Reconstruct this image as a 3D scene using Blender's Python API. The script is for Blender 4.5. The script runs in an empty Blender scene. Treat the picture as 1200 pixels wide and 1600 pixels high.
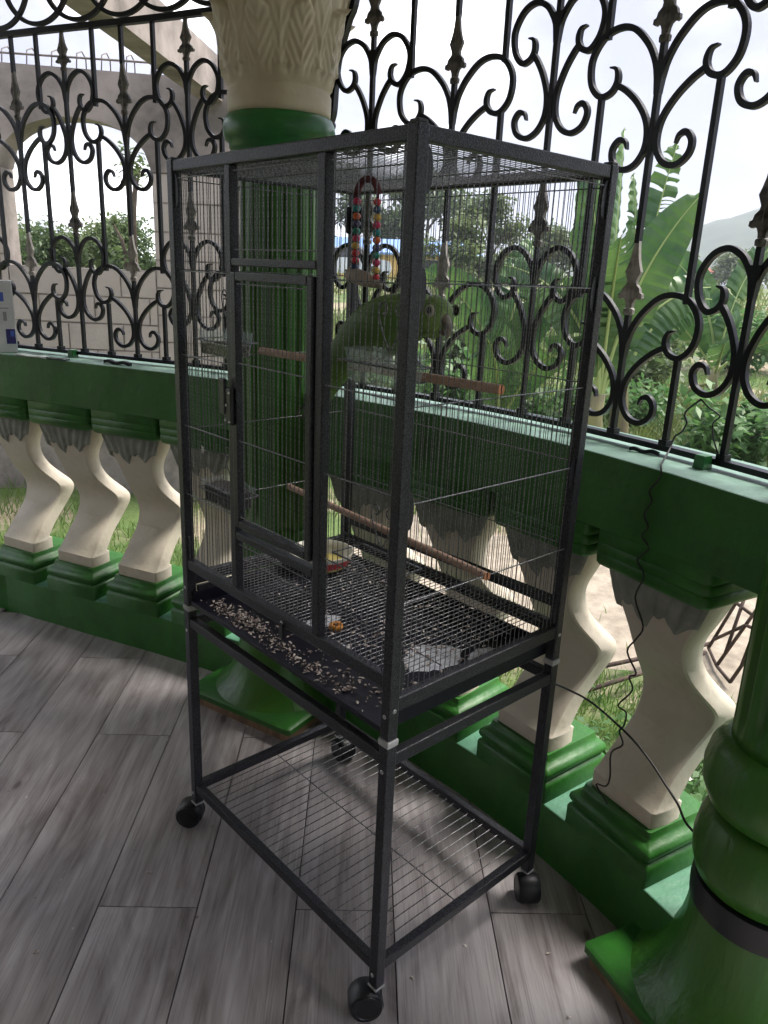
import bpy, bmesh, math, random
import numpy as np
from mathutils import Vector, Matrix, noise as mnoise
random.seed(7); rng = np.random.default_rng(7)
PI = math.pi
scene = bpy.context.scene
COL = scene.collection

# ------------------------------------------------------------------ camera, sky, sun, exposure
cam_d = bpy.data.cameras.new("camera"); cam = bpy.data.objects.new("camera", cam_d); COL.objects.link(cam)
R = ((0.74131, -0.66989, 0.04129), (-0.17172, -0.24878, -0.95321), (0.64882, 0.69954, -0.29946))
CP = Vector((-0.86315, -0.89197, 1.51525))
m = Matrix.Identity(4)
for i in range(3):
    m[i][0] = R[0][i]; m[i][1] = -R[1][i]; m[i][2] = -R[2][i]; m[i][3] = CP[i]
cam.matrix_world = m
cam_d.sensor_fit = 'HORIZONTAL'; cam_d.sensor_width = 36.0; cam_d.lens = 36.0 * 1196.7 / 1200.0
cam_d.clip_start = 0.02; cam_d.clip_end = 3000
scene.camera = cam

SUN_AZ = math.radians(112)      # clockwise from +Y
SUN_EL = math.radians(57)
world = bpy.data.worlds.new("World"); scene.world = world; world.use_nodes = True
wn = world.node_tree; wn.nodes.clear()
wo = wn.nodes.new('ShaderNodeOutputWorld'); bg = wn.nodes.new('ShaderNodeBackground')
sky = wn.nodes.new('ShaderNodeTexSky'); sky.sky_type = 'NISHITA'; sky.sun_disc = False
sky.sun_elevation = SUN_EL; sky.sun_rotation = SUN_AZ; sky.air_density = 1.0; sky.dust_density = 2.0
tc = wn.nodes.new('ShaderNodeTexCoord')
cn = wn.nodes.new('ShaderNodeTexNoise'); cn.inputs['Scale'].default_value = 3.4; cn.inputs['Detail'].default_value = 7; cn.inputs['Roughness'].default_value = 0.55
cmap = wn.nodes.new('ShaderNodeMapping'); cmap.inputs['Scale'].default_value = (1, 1, 2.2)
wn.links.new(tc.outputs['Generated'], cmap.inputs['Vector']); wn.links.new(cmap.outputs['Vector'], cn.inputs['Vector'])
cr = wn.nodes.new('ShaderNodeValToRGB')
cr.color_ramp.elements[0].position = 0.43; cr.color_ramp.elements[0].color = (1.08, 1.11, 1.46, 1)
cr.color_ramp.elements[1].position = 0.65; cr.color_ramp.elements[1].color = (14.0, 14.1, 14.6, 1)
ce = cr.color_ramp.elements.new(0.535); ce.color = (1.42, 1.44, 1.72, 1)
ce = cr.color_ramp.elements.new(0.585); ce.color = (3.6, 3.65, 4.0, 1)
wn.links.new(cn.outputs['Fac'], cr.inputs['Fac'])
mixs = wn.nodes.new('ShaderNodeMix'); mixs.data_type = 'RGBA'; mixs.inputs['Factor'].default_value = 0.985
wn.links.new(sky.outputs['Color'], mixs.inputs['A']); wn.links.new(cr.outputs['Color'], mixs.inputs['B'])
wn.links.new(mixs.outputs['Result'], bg.inputs['Color'])
bg.inputs['Strength'].default_value = 0.10
wn.links.new(bg.outputs['Background'], wo.inputs['Surface'])

sun_d = bpy.data.lights.new("sun", 'SUN'); sun_d.energy = 1.3; sun_d.angle = math.radians(24); sun_d.color = (1.0, 0.95, 0.86)
sun = bpy.data.objects.new("sun", sun_d); COL.objects.link(sun)
sdir = Vector((math.sin(SUN_AZ) * math.cos(SUN_EL), math.cos(SUN_AZ) * math.cos(SUN_EL), math.sin(SUN_EL)))
sun.rotation_euler = sdir.to_track_quat('Z', 'Y').to_euler()

HAZE = .0012
FZ = -.008                      # floor level
vs = scene.view_settings
vs.view_transform = 'Standard'; vs.look = 'None'; vs.exposure = 2.72; vs.gamma = 1.0; vs.use_curve_mapping = False
scene.render.engine = 'CYCLES'
scene.cycles.use_denoising = True
scene.cycles.max_bounces = 7; scene.cycles.diffuse_bounces = 4; scene.cycles.transparent_max_bounces = 12
scene.cycles.sample_clamp_indirect = 6

# ------------------------------------------------------------------ helpers
def link(o, parent=None):
    COL.objects.link(o)
    if parent is not None: o.parent = parent
    return o

def tag(o, label=None, cat=None, group=None, kind=None):
    if label: o['label'] = label
    if cat: o['category'] = cat
    if group: o['group'] = group
    if kind: o['kind'] = kind
    return o

def thing(name, label, cat, loc=(0, 0, 0), rz=0.0, group=None):
    o = bpy.data.objects.new(name, None); COL.objects.link(o)
    o.empty_display_size = 0.05
    o.location = loc; o.rotation_euler = (0, 0, rz)
    return tag(o, label, cat, group)

class MB:
    def __init__(s): s.v = []; s.f = []; s.mi = []
    def add(s, vs_, fs, mi=0):
        b = len(s.v); s.v += [tuple(p) for p in vs_]; s.f += [tuple(i + b for i in f) for f in fs]; s.mi += [mi] * len(fs); return s
    def box(s, x0, x1, y0, y1, z0, z1, mi=0):
        return s.add([(x0, y0, z0), (x1, y0, z0), (x1, y1, z0), (x0, y1, z0), (x0, y0, z1), (x1, y0, z1), (x1, y1, z1), (x0, y1, z1)],
                     [(0, 3, 2, 1), (4, 5, 6, 7), (0, 1, 5, 4), (1, 2, 6, 5), (2, 3, 7, 6), (3, 0, 4, 7)], mi)
    def rings(s, rs, cap=True, closed=True, mi=0):
        n = len(rs[0]); vs_ = [p for r in rs for p in r]; fs = []
        for i in range(len(rs) - 1):
            for j in range(n if closed else n - 1):
                k = (j + 1) % n
                fs.append((i * n + j, i * n + k, (i + 1) * n + k, (i + 1) * n + j))
        if cap and closed:
            fs.append(tuple(reversed(range(n)))); fs.append(tuple((len(rs) - 1) * n + j for j in range(n)))
        return s.add(vs_, fs, mi)
    def tube(s, pts, r, n=6, cap=True, mi=0):
        P = [Vector(p) for p in pts]; rs = []
        up = None
        for i, p in enumerate(P):
            t = (P[min(i + 1, len(P) - 1)] - P[max(i - 1, 0)]).normalized()
            if up is None:
                up = Vector((0, 0, 1)) if abs(t.z) < 0.9 else Vector((1, 0, 0))
            a = t.cross(up)
            if a.length < 1e-5: a = t.orthogonal()
            a.normalize(); b = a.cross(t).normalized(); up = b
            rr = r[i] if isinstance(r, (list, tuple)) else r
            rs.append([p + a * (rr * math.cos(2 * PI * j / n)) + b * (rr * math.sin(2 * PI * j / n)) for j in range(n)])
        return s.rings(rs, cap, True, mi)
    def lathe(s, prof, n=48, mod=None, cx=0, cy=0, cap=True, mi=0):
        rs = []
        for (r, z) in prof:
            rs.append([(cx + (r if mod is None else mod(r, z, 2 * PI * j / n)) * math.cos(2 * PI * j / n),
                        cy + (r if mod is None else mod(r, z, 2 * PI * j / n)) * math.sin(2 * PI * j / n), z) for j in range(n)])
        return s.rings(rs, cap, True, mi)
    def grid(s, fn, nu, nv, mi=0):
        vs_ = [fn(i / nu, j / nv) for i in range(nu + 1) for j in range(nv + 1)]
        fs = [(i * (nv + 1) + j, (i + 1) * (nv + 1) + j, (i + 1) * (nv + 1) + j + 1, i * (nv + 1) + j + 1) for i in range(nu) for j in range(nv)]
        return s.add(vs_, fs, mi)
    def mesh(s, name, mat, smooth=False, angle=None):
        me = bpy.data.meshes.new(name); me.from_pydata(s.v, [], s.f)
        mats = mat if isinstance(mat, (list, tuple)) else [mat]
        for mm in mats: me.materials.append(mm)
        if len(mats) > 1: me.polygons.foreach_set('material_index', s.mi)
        bm = bmesh.new(); bm.from_mesh(me); bmesh.ops.recalc_face_normals(bm, faces=bm.faces); bm.to_mesh(me); bm.free()
        if smooth:
            me.polygons.foreach_set('use_smooth', [True] * len(me.polygons))
            if angle:
                try: me.set_sharp_from_angle(angle=math.radians(angle))
                except Exception: pass
        me.update(); return me
    def obj(s, name, mat, parent=None, smooth=False, angle=None, bevel=0, loc=None):
        o = bpy.data.objects.new(name, s.mesh(name, mat, smooth, angle)); link(o, parent)
        if loc is not None: o.location = loc
        if bevel: bev(o, bevel)
        return o

def bev(o, w, seg=2):
    b = o.modifiers.new('bevel', 'BEVEL'); b.width = w; b.segments = seg; b.limit_method = 'ANGLE'; b.angle_limit = math.radians(40)

def inst(o_mesh, name, parent=None, loc=(0, 0, 0), rz=0.0, sc=None):
    o = bpy.data.objects.new(name, o_mesh); link(o, parent); o.location = loc; o.rotation_euler = (0, 0, rz)
    if sc: o.scale = sc
    return o

def catmull(pts, n=6):
    P = [np.array(p, float) for p in pts]; P = [2 * P[0] - P[1]] + P + [2 * P[-1] - P[-2]]; out = []
    for i in range(1, len(P) - 2):
        for k in range(n):
            t = k / n
            out.append(0.5 * (2 * P[i] + (P[i + 1] - P[i - 1]) * t + (2 * P[i - 1] - 5 * P[i] + 4 * P[i + 1] - P[i + 2]) * t * t + (3 * P[i] - P[i - 1] - 3 * P[i + 1] + P[i + 2]) * t ** 3))
    out.append(P[-2]); return out

# ------------------------------------------------------------------ materials
def mat(name, col, rough=0.5, metal=0.0, spec=0.5, var=0.0, vscale=8.0, col2=None, lo=0.4, hi=0.6, bump=0.0, bscale=40.0, bdetail=4, coat=0.0, trans=0.0, rough2=None, stretch=None, scuff=None):
    M = bpy.data.materials.new(name); M.use_nodes = True; nt = M.node_tree; N = nt.nodes; L = nt.links
    b = N['Principled BSDF']; b.inputs['Base Color'].default_value = (*col, 1); b.inputs['Roughness'].default_value = rough
    b.inputs['Metallic'].default_value = metal; b.inputs['Specular IOR Level'].default_value = spec
    if coat: b.inputs['Coat Weight'].default_value = coat; b.inputs['Coat Roughness'].default_value = 0.15
    if trans: b.inputs['Transmission Weight'].default_value = trans
    t = N.new('ShaderNodeTexCoord'); vec = t.outputs['Object']
    if stretch:
        mp = N.new('ShaderNodeMapping'); mp.inputs['Scale'].default_value = stretch; L.new(vec, mp.inputs['Vector']); vec = mp.outputs['Vector']
    if col2 is not None or var:
        if col2 is None: col2 = tuple(c * (1 - var) for c in col)
        n = N.new('ShaderNodeTexNoise'); n.inputs['Scale'].default_value = vscale; n.inputs['Detail'].default_value = 6; n.inputs['Roughness'].default_value = 0.6
        L.new(vec, n.inputs['Vector'])
        r = N.new('ShaderNodeValToRGB'); r.color_ramp.elements[0].position = lo; r.color_ramp.elements[1].position = hi
        r.color_ramp.elements[0].color = (*col2, 1); r.color_ramp.elements[1].color = (*col, 1)
        L.new(n.outputs['Fac'], r.inputs['Fac']); L.new(r.outputs['Color'], b.inputs['Base Color'])
        if rough2 is not None:
            mr = N.new('ShaderNodeMapRange'); mr.inputs['To Min'].default_value = rough2; mr.inputs['To Max'].default_value = rough
            mr.inputs['From Min'].default_value = lo; mr.inputs['From Max'].default_value = hi
            L.new(n.outputs['Fac'], mr.inputs['Value']); L.new(mr.outputs['Result'], b.inputs['Roughness'])
    if scuff:
        src = b.inputs['Base Color'].links[0].from_socket if b.inputs['Base Color'].links else None
        for (sc_, ss, sl, sh) in scuff:
            ns = N.new('ShaderNodeTexNoise'); ns.inputs['Scale'].default_value = ss; ns.inputs['Detail'].default_value = 8; ns.inputs['Roughness'].default_value = .7; L.new(vec, ns.inputs['Vector'])
            rs_ = N.new('ShaderNodeValToRGB'); rs_.color_ramp.elements[0].position = sl; rs_.color_ramp.elements[1].position = sh; L.new(ns.outputs['Fac'], rs_.inputs['Fac'])
            mm_ = N.new('ShaderNodeMix'); mm_.data_type = 'RGBA'; L.new(rs_.outputs['Color'], mm_.inputs['Factor']); mm_.inputs['A'].default_value = (*col, 1); mm_.inputs['B'].default_value = (*sc_, 1)
            if src: L.new(src, mm_.inputs['A'])
            src = mm_.outputs['Result']
        L.new(src, b.inputs['Base Color'])
    if bump:
        n2 = N.new('ShaderNodeTexNoise'); n2.inputs['Scale'].default_value = bscale; n2.inputs['Detail'].default_value = bdetail
        L.new(vec, n2.inputs['Vector'])
        bp = N.new('ShaderNodeBump'); bp.inputs['Strength'].default_value = bump; bp.inputs['Distance'].default_value = 0.004
        L.new(n2.outputs['Fac'], bp.inputs['Height']); L.new(bp.outputs['Normal'], b.inputs['Normal'])
    return M

G_LOC = 'Object'
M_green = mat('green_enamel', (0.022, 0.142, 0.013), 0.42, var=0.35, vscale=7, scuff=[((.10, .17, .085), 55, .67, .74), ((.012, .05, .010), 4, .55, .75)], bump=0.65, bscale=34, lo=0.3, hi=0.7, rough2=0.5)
M_green_ped = mat('green_enamel_pedestal', (0.026, 0.165, 0.042), 0.36, var=0.3, vscale=14, bump=0.6, bscale=45, lo=0.3, hi=0.7)
M_green_top = mat('skylit_green_sill', (0.22, 0.35, 0.30), 0.5, col2=(0.14, 0.25, 0.20), vscale=12, bump=0.4, bscale=60, lo=0.35, hi=0.7)  # handrail top face: sky light from outside painted in as a paler green
M_green_gap = mat('skylit_green_ledge', (0.085, 0.225, 0.145), 0.5, col2=(0.05, 0.16, 0.095), vscale=14, bump=0.5, bscale=60, lo=0.35, hi=0.7)  # plinth wall top between pedestals, colour lightened to stand for light from outside
M_green_ring = mat('green_torus_paint', (0.016, 0.15, 0.03), 0.36, var=0.25, vscale=9, bump=0.3, bscale=25)
M_green_col = mat('green_column_paint', (0.022, 0.150, 0.014), 0.36, scuff=[((.13, .20, .10), 60, .68, .76), ((.012, .045, .008), 5, .52, .75)], col2=(0.032, 0.12, 0.008), vscale=7, bump=0.9, bscale=44, stretch=(1, 1, 0.22), lo=0.42, hi=0.72)
M_cream = mat('cream_plaster', (0.61, 0.555, 0.47), 0.62, scuff=[((.22, .18, .13), 38, .69, .76), ((.46, .40, .32), 9, .52, .72)], col2=(0.53, 0.47, 0.385), vscale=5, bump=0.35, bscale=55, lo=0.35, hi=0.65)
M_cap = mat('cream_capital', (0.62, 0.545, 0.43), 0.6, col2=(0.50, 0.42, 0.31), vscale=7, bump=0.4, bscale=45, lo=0.35, hi=0.7)
M_leafgrey = mat('grey_leaf_paint', (0.30, 0.31, 0.275), 0.7, col2=(0.19, 0.20, 0.175), vscale=18, bump=0.5, bscale=60, lo=0.35, hi=0.7)
M_iron = mat('black_iron', (0.003, 0.004, 0.010), 0.36, spec=0.28, var=0.3, vscale=30, bump=0.2, bscale=120)
M_spear = mat('worn_spear', (0.14, 0.125, 0.115), 0.5, col2=(0.035, 0.03, 0.032), vscale=26, lo=0.38, hi=0.52, bump=0.4, bscale=90)
M_wire = mat('cage_wire', (0.24, 0.245, 0.26), 0.28, metal=0.5, spec=0.6, col2=(.05, .05, .058), vscale=230, lo=.42, hi=.62)
M_blackplastic = mat('black_plastic', (0.008, 0.009, 0.013), 0.42, bump=0.1, bscale=200)
M_greyplastic = mat('grey_plastic', (0.42, 0.42, 0.44), 0.5, var=0.2, vscale=60)
M_screw = mat('zinc_screw', (0.5, 0.5, 0.52), 0.3, metal=0.9)
M_tray = mat('tray_plastic', (0.0035, 0.004, 0.011), 0.40, spec=.3, col2=(0.008, 0.008, 0.018), vscale=25, lo=0.4, hi=0.75, bump=0.15, bscale=40)
M_droppings = mat('tray_droppings', (0.55, 0.57, 0.66), 0.6, var=0.35, vscale=90)
M_wood = mat('perch_wood', (0.40, 0.26, 0.195), 0.6, col2=(0.27, 0.165, 0.12), vscale=30, stretch=(1, 0.08, 1), bump=0.3, bscale=60)
M_woodend = mat('perch_end_grain', (0.48, 0.20, 0.10), 0.7, var=0.3, vscale=80)
M_husk = mat('seed_husk', (0.66, 0.59, 0.55), 0.7, col2=(0.16, 0.11, 0.10), vscale=70, lo=0.4, hi=0.6)
M_concrete = mat('bare_concrete', (0.36, 0.31, 0.29), 0.9, col2=(0.15, 0.13, 0.122), vscale=2.6, bump=0.6, bscale=18, lo=0.35, hi=0.62)
M_block = mat('concrete_block', (0.46, 0.40, 0.375), 0.95, col2=(0.37, 0.32, 0.30), vscale=3.0, bump=0.6, bscale=40, lo=0.35, hi=0.65)
M_mortar = mat('mortar', (0.32, 0.28, 0.26), 0.95, var=0.3, vscale=8)
M_bark = mat('bark', (0.13, 0.10, 0.075), 0.9, var=0.5, vscale=12, bump=0.8, bscale=20)
M_ceiling = mat('porch_ceiling', (0.74, 0.71, 0.68), 0.8, var=0.15, vscale=2)
M_housewall = mat('house_wall', (0.66, 0.60, 0.54), 0.8, var=0.12, vscale=2, bump=0.3)
M_woodstrip = mat('brown_skirting', (0.26, 0.165, 0.10), 0.55, col2=(0.15, 0.09, 0.055), vscale=6, stretch=(1, 4, 1))

def hammered():
    M = bpy.data.materials.new('hammered_powder_coat'); M.use_nodes = True; nt = M.node_tree; N = nt.nodes; L = nt.links
    b = N['Principled BSDF']; b.inputs['Roughness'].default_value = 0.34; b.inputs['Metallic'].default_value = 0.2; b.inputs['Specular IOR Level'].default_value = 0.3
    t = N.new('ShaderNodeTexCoord')
    v = N.new('ShaderNodeTexVoronoi'); v.inputs['Scale'].default_value = 330; L.new(t.outputs['Object'], v.inputs['Vector'])
    r = N.new('ShaderNodeValToRGB'); r.color_ramp.elements[0].position = 0.1; r.color_ramp.elements[1].position = 0.75
    r.color_ramp.elements[0].color = (0.0025, 0.003, 0.006, 1); r.color_ramp.elements[1].color = (0.050, 0.051, 0.062, 1)
    L.new(v.outputs['Distance'], r.inputs['Fac']); L.new(r.outputs['Color'], b.inputs['Base Color'])
    bp = N.new('ShaderNodeBump'); bp.inputs['Strength'].default_value = 0.55; bp.inputs['Distance'].default_value = 0.001
    L.new(v.outputs['Distance'], bp.inputs['Height']); L.new(bp.outputs['Normal'], b.inputs['Normal'])
    return M
M_hammer = hammered()

def leafmat(name, c1, c2, tr=0.35, rough=0.5, vs_=3.0):
    M = bpy.data.materials.new(name); M.use_nodes = True; nt = M.node_tree; N = nt.nodes; L = nt.links
    b = N['Principled BSDF']; b.inputs['Roughness'].default_value = rough
    t = N.new('ShaderNodeTexCoord'); n = N.new('ShaderNodeTexNoise'); n.inputs['Scale'].default_value = vs_; n.inputs['Detail'].default_value = 5
    L.new(t.outputs['Object'], n.inputs['Vector'])
    r = N.new('ShaderNodeValToRGB'); r.color_ramp.elements[0].position = 0.36; r.color_ramp.elements[1].position = 0.64
    r.color_ramp.elements[0].color = (*c1, 1); r.color_ramp.elements[1].color = (*c2, 1)
    L.new(n.outputs['Fac'], r.inputs['Fac']); L.new(r.outputs['Color'], b.inputs['Base Color'])
    tl = N.new('ShaderNodeBsdfTranslucent'); L.new(r.outputs['Color'], tl.inputs['Color'])
    mx = N.new('ShaderNodeMixShader'); mx.inputs[0].default_value = tr
    L.new(b.outputs[0], mx.inputs[1]); L.new(tl.outputs[0], mx.inputs[2]); L.new(mx.outputs[0], N['Material Output'].inputs['Surface'])
    return M
M_leaf_dark = leafmat('tree_leaf_dark', (0.045, 0.082, 0.028), (0.115, 0.165, 0.06), 0.4, vs_=0.9)
M_leaf_mid = leafmat('tree_leaf_mid', (0.075, 0.125, 0.045), (0.165, 0.21, 0.085), 0.4, vs_=0.9)
M_leaf_dry = leafmat('dry_leaf', (0.20, 0.15, 0.07), (0.34, 0.27, 0.15), 0.25, vs_=4)
M_shrub = leafmat('shrub_leaf', (0.06, 0.15, 0.045), (0.13, 0.25, 0.08), 0.42, vs_=5)
M_grass = leafmat('grass_blade', (0.09, 0.18, 0.035), (0.20, 0.29, 0.08), 0.45, vs_=2)
M_banana = leafmat('banana_leaf', (0.032, 0.095, 0.034), (0.105, 0.20, 0.055), 0.4, 0.4, vs_=3)
M_petal = mat('white_petal', (0.8, 0.78, 0.7), 0.6)

# ------------------------------------------------------------------ porch geometry: one slightly uneven circle
CX, CY, RR = -3.119, 0.381, 3.784
PC = (2.27415, -0.04503, -0.81102, 0.06486, 0.02132)
def corr(t):
    t = min(max(t, -0.27), 0.6)
    return (((PC[0] * t + PC[1]) * t + PC[2]) * t + PC[3]) * t + PC[4]
def dcorr(t): return (corr(t + 1e-3) - corr(t - 1e-3)) / 2e-3
def circ(t, r, z):
    q = RR + corr(t) + r
    return (CX + q * math.cos(t), CY + q * math.sin(t), z)
def place(t, r, z):            # location and z rotation so that local x points outward
    return circ(t, r, z), t - math.atan2(dcorr(t), RR)
T1, T2, T0 = 0.2193, -0.233, 0.668       # columns

# floor of wood-look planks ------------------------------------------------
U = Vector((0.655, 0.755, 0)); U.normalize(); V = Vector((U.y, -U.x, 0))
M_plank = []
def plankmat():
    M = bpy.data.materials.new('wood_look_plank'); M.use_nodes = True; nt = M.node_tree; N = nt.nodes; L = nt.links
    b = N['Principled BSDF']
    t = N.new('ShaderNodeTexCoord'); oi = N.new('ShaderNodeObjectInfo')
    ad = N.new('ShaderNodeVectorMath'); ad.operation = 'MULTIPLY_ADD'; ad.inputs[1].default_value = (1, 1, 1)
    sc = N.new('ShaderNodeVectorMath'); sc.operation = 'SCALE'; sc.inputs[0].default_value = (37, 53, 11); L.new(oi.outputs['Random'], sc.inputs['Scale'])
    L.new(t.outputs['Object'], ad.inputs[0]); L.new(sc.outputs[0], ad.inputs[2])
    def noise(scale, det, stretch, rough=0.6, dist=0.0):
        mp = N.new('ShaderNodeMapping'); mp.inputs['Scale'].default_value = stretch; L.new(ad.outputs[0], mp.inputs['Vector'])
        n = N.new('ShaderNodeTexNoise'); n.inputs['Scale'].default_value = scale; n.inputs['Detail'].default_value = det; n.inputs['Roughness'].default_value = rough; n.inputs['Distortion'].default_value = dist
        L.new(mp.outputs[0], n.inputs['Vector']); return n
    n1 = noise(1.9, 5, (1, 4.2, 1), 0.6, 1.1)       # broad cathedral patches
    n2 = noise(5, 5, (0.45, 5.5, 1), 0.6, 0.8)         # grain
    n3 = noise(42, 4, (0.10, 5, 1), 0.65)             # fine pores
    r1 = N.new('ShaderNodeValToRGB'); e = r1.color_ramp.elements
    e[0].position = 0.34; e[0].color = (0.140, 0.117, 0.118, 1); e[1].position = 0.65; e[1].color = (0.43, 0.400, 0.420, 1)
    mid = r1.color_ramp.elements.new(0.48); mid.color = (0.285, 0.258, 0.266, 1)
    wmp = N.new('ShaderNodeMapping'); wmp.inputs['Scale'].default_value = (.22, 1, 1); L.new(ad.outputs[0], wmp.inputs['Vector'])
    wv = N.new('ShaderNodeTexWave'); wv.bands_direction = 'Y'; wv.inputs['Scale'].default_value = 5; wv.inputs['Distortion'].default_value = 16; wv.inputs['Detail'].default_value = 3; wv.inputs['Detail Scale'].default_value = 1.4; L.new(wmp.outputs[0], wv.inputs['Vector'])
    mixn = N.new('ShaderNodeMix'); mixn.data_type = 'FLOAT'; mixn.inputs['Factor'].default_value = 0.38
    L.new(n1.outputs['Fac'], mixn.inputs['A']); L.new(n2.outputs['Fac'], mixn.inputs['B']); mixw = N.new('ShaderNodeMix'); mixw.data_type = 'FLOAT'; mixw.inputs['Factor'].default_value = 0.055; L.new(mixn.outputs['Result'], mixw.inputs['A']); L.new(wv.outputs['Fac'], mixw.inputs['B']); L.new(mixw.outputs['Result'], r1.inputs['Fac'])
    r3 = N.new('ShaderNodeValToRGB'); r3.color_ramp.elements[0].position = 0.36; r3.color_ramp.elements[0].color = (0.55, 0.53, 0.54, 1); r3.color_ramp.elements[1].position = 0.5; r3.color_ramp.elements[1].color = (1, 1, 1, 1)
    L.new(n3.outputs['Fac'], r3.inputs['Fac'])
    mu = N.new('ShaderNodeMix'); mu.data_type = 'RGBA'; mu.blend_type = 'MULTIPLY'; mu.inputs['Factor'].default_value = 0.6
    L.new(r1.outputs['Color'], mu.inputs['A']); L.new(r3.outputs['Color'], mu.inputs['B'])
    # knots
    mp = N.new('ShaderNodeMapping'); mp.inputs['Scale'].default_value = (1.0, 2.3, 1); L.new(ad.outputs[0], mp.inputs['Vector'])
    dn = N.new('ShaderNodeTexNoise'); dn.inputs['Scale'].default_value = 6; dn.inputs['Detail'].default_value = 3; L.new(mp.outputs[0], dn.inputs['Vector'])
    dm = N.new('ShaderNodeVectorMath'); dm.operation = 'MULTIPLY_ADD'; dm.inputs[1].default_value = (0.16, 0.16, 0); L.new(dn.outputs['Color'], dm.inputs[0]); L.new(mp.outputs[0], dm.inputs[2])
    vo = N.new('ShaderNodeTexVoronoi'); vo.inputs['Scale'].default_value = 2.1; L.new(dm.outputs[0], vo.inputs['Vector'])
    kr = N.new('ShaderNodeValToRGB'); ke = kr.color_ramp.elements; ke[0].position = 0.025; ke[0].color = (0.25, 0.22, 0.21, 1); ke[1].position = 0.20; ke[1].color = (1, 1, 1, 1)
    k2 = kr.color_ramp.elements.new(0.06); k2.color = (0.78, 0.75, 0.74, 1)
    L.new(vo.outputs['Distance'], kr.inputs['Fac'])
    mk = N.new('ShaderNodeMix'); mk.data_type = 'RGBA'; mk.blend_type = 'MULTIPLY'; mk.inputs['Factor'].default_value = 0.9
    L.new(mu.outputs['Result'], mk.inputs['A']); L.new(kr.outputs['Color'], mk.inputs['B'])
    hv = N.new('ShaderNodeHueSaturation'); mr = N.new('ShaderNodeMapRange'); mr.inputs['To Min'].default_value = 0.84; mr.inputs['To Max'].default_value = 1.18
    L.new(oi.outputs['Random'], mr.inputs['Value']); L.new(mr.outputs['Result'], hv.inputs['Value']); L.new(mk.outputs['Result'], hv.inputs['Color'])
    L.new(hv.outputs['Color'], b.inputs['Base Color'])
    rr = N.new('ShaderNodeMapRange'); rr.inputs['To Min'].default_value = 0.24; rr.inputs['To Max'].default_value = 0.42; L.new(n2.outputs['Fac'], rr.inputs['Value']); L.new(rr.outputs['Result'], b.inputs['Roughness'])
    bp = N.new('ShaderNodeBump'); bp.inputs['Strength'].default_value = 0.18; bp.inputs['Distance'].default_value = 0.002
    L.new(n2.outputs['Fac'], bp.inputs['Height']); L.new(bp.outputs['Normal'], b.inputs['Normal'])
    return M
M_plankm = plankmat()
M_grout = mat('floor_joint', (0.075, 0.066, 0.062), 0.8)
fb = MB()
ring = [(CX, CY, FZ - 0.012)] + [(CX + (RR + 0.1) * math.cos(t), CY + (RR + 0.1) * math.sin(t), FZ - 0.012) for t in np.linspace(-1.1, 1.3, 49)]
fb.add(ring, [(0, i, i + 1) for i in range(1, len(ring) - 1)])
lo = [(p[0], p[1], -0.34) for p in ring[1:]]
fb.rings([[(p[0], p[1], FZ - 0.012) for p in ring[1:]], lo], cap=False, closed=False)
floor = fb.obj('floor', M_grout); tag(floor, kind='structure')
PW, PL, JG = 0.2435, 1.25, 0.0016
rid = 0
for k in range(-7, 9):
    v0 = -0.924 + PW * k; v1 = v0 + PW
    odd = (k % 2 == 0)
    u00 = 1.013 if odd else 0.286
    for j in range(-4, 3):
        u0 = u00 + PL * j; u1 = u0 + PL
        c = U * ((u0 + u1) / 2) + V * ((v0 + v1) / 2)
        inside = 0
        for (uu, vv) in ((u0, v0), (u1, v0), (u1, v1), (u0, v1)):
            q = U * uu + V * vv
            if math.hypot(q.x - CX, q.y - CY) < RR + 0.06: inside += 1
        d = (c - Vector((CP.x, CP.y, 0)))
        fw = d.x * 0.68 + d.y * 0.733; lat = d.x * 0.733 - d.y * 0.68
        if fw < -1.6 or abs(lat) > 2.6 or fw > 4.4 or inside == 0: continue
        b = MB()
        a0, a1, b0, b1 = -(PL / 2 - JG), PL / 2 - JG, -(PW / 2 - JG), PW / 2 - JG
        if inside == 4:
            b.box(a0, a1, b0, b1, -0.009, 0)
        else:                        # planks cut to the curve of the wall
            n = 16; top = []; ok = []
            for i in range(n + 1):
                for w in (b0, b1):
                    uu = a0 + (a1 - a0) * i / n
                    q = c + U * uu - V * w          # local y = -V
                    dd = math.hypot(q.x - CX, q.y - CY)
                    top.append((uu, w, 0, dd < RR + 0.07))
            for i in range(n):
                q4 = [top[2 * i], top[2 * i + 2], top[2 * i + 3], top[2 * i + 1]]
                if sum(1 for t_ in q4 if t_[3]) >= 2:
                    b.box(q4[0][0], q4[1][0] + 0.0, b0, b1, -0.009, 0)
            if not b.v: continue
        o = b.obj('floor_plank', M_plankm, floor); o.location = (c.x, c.y, FZ); o.rotation_euler = (0, 0, math.atan2(U.y, U.x))

# porch roof and house wall behind the photographer (out of the frame, they shade the porch)
rb = MB()
rt = [(CX + (RR + 0.95) * math.cos(t), CY + (RR + 0.95) * math.sin(t)) for t in np.linspace(-1.1, 1.3, 41)]
poly = [(-3.6, -3.4)] + rt + [(-3.6, 3.4)]
rb.add([(x, y, 2.98) for x, y in poly] + [(x, y, 3.14) for x, y in poly],
       [tuple(range(len(poly)))] + [tuple(len(poly) + i for i in reversed(range(len(poly))))] + [(i, (i + 1) % len(poly), len(poly) + (i + 1) % len(poly), len(poly) + i) for i in range(len(poly))])
tag(rb.obj('porch_roof', M_ceiling), kind='structure')
hb = MB()
hb.box(-3.75, -3.6, -3.9, 4.1, -0.3, 3.14)
hb.box(-3.6, -.35, -3.05, -2.9, -0.3, 2.98)
tag(hb.obj('house_wall', M_housewall), kind='structure')

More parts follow.
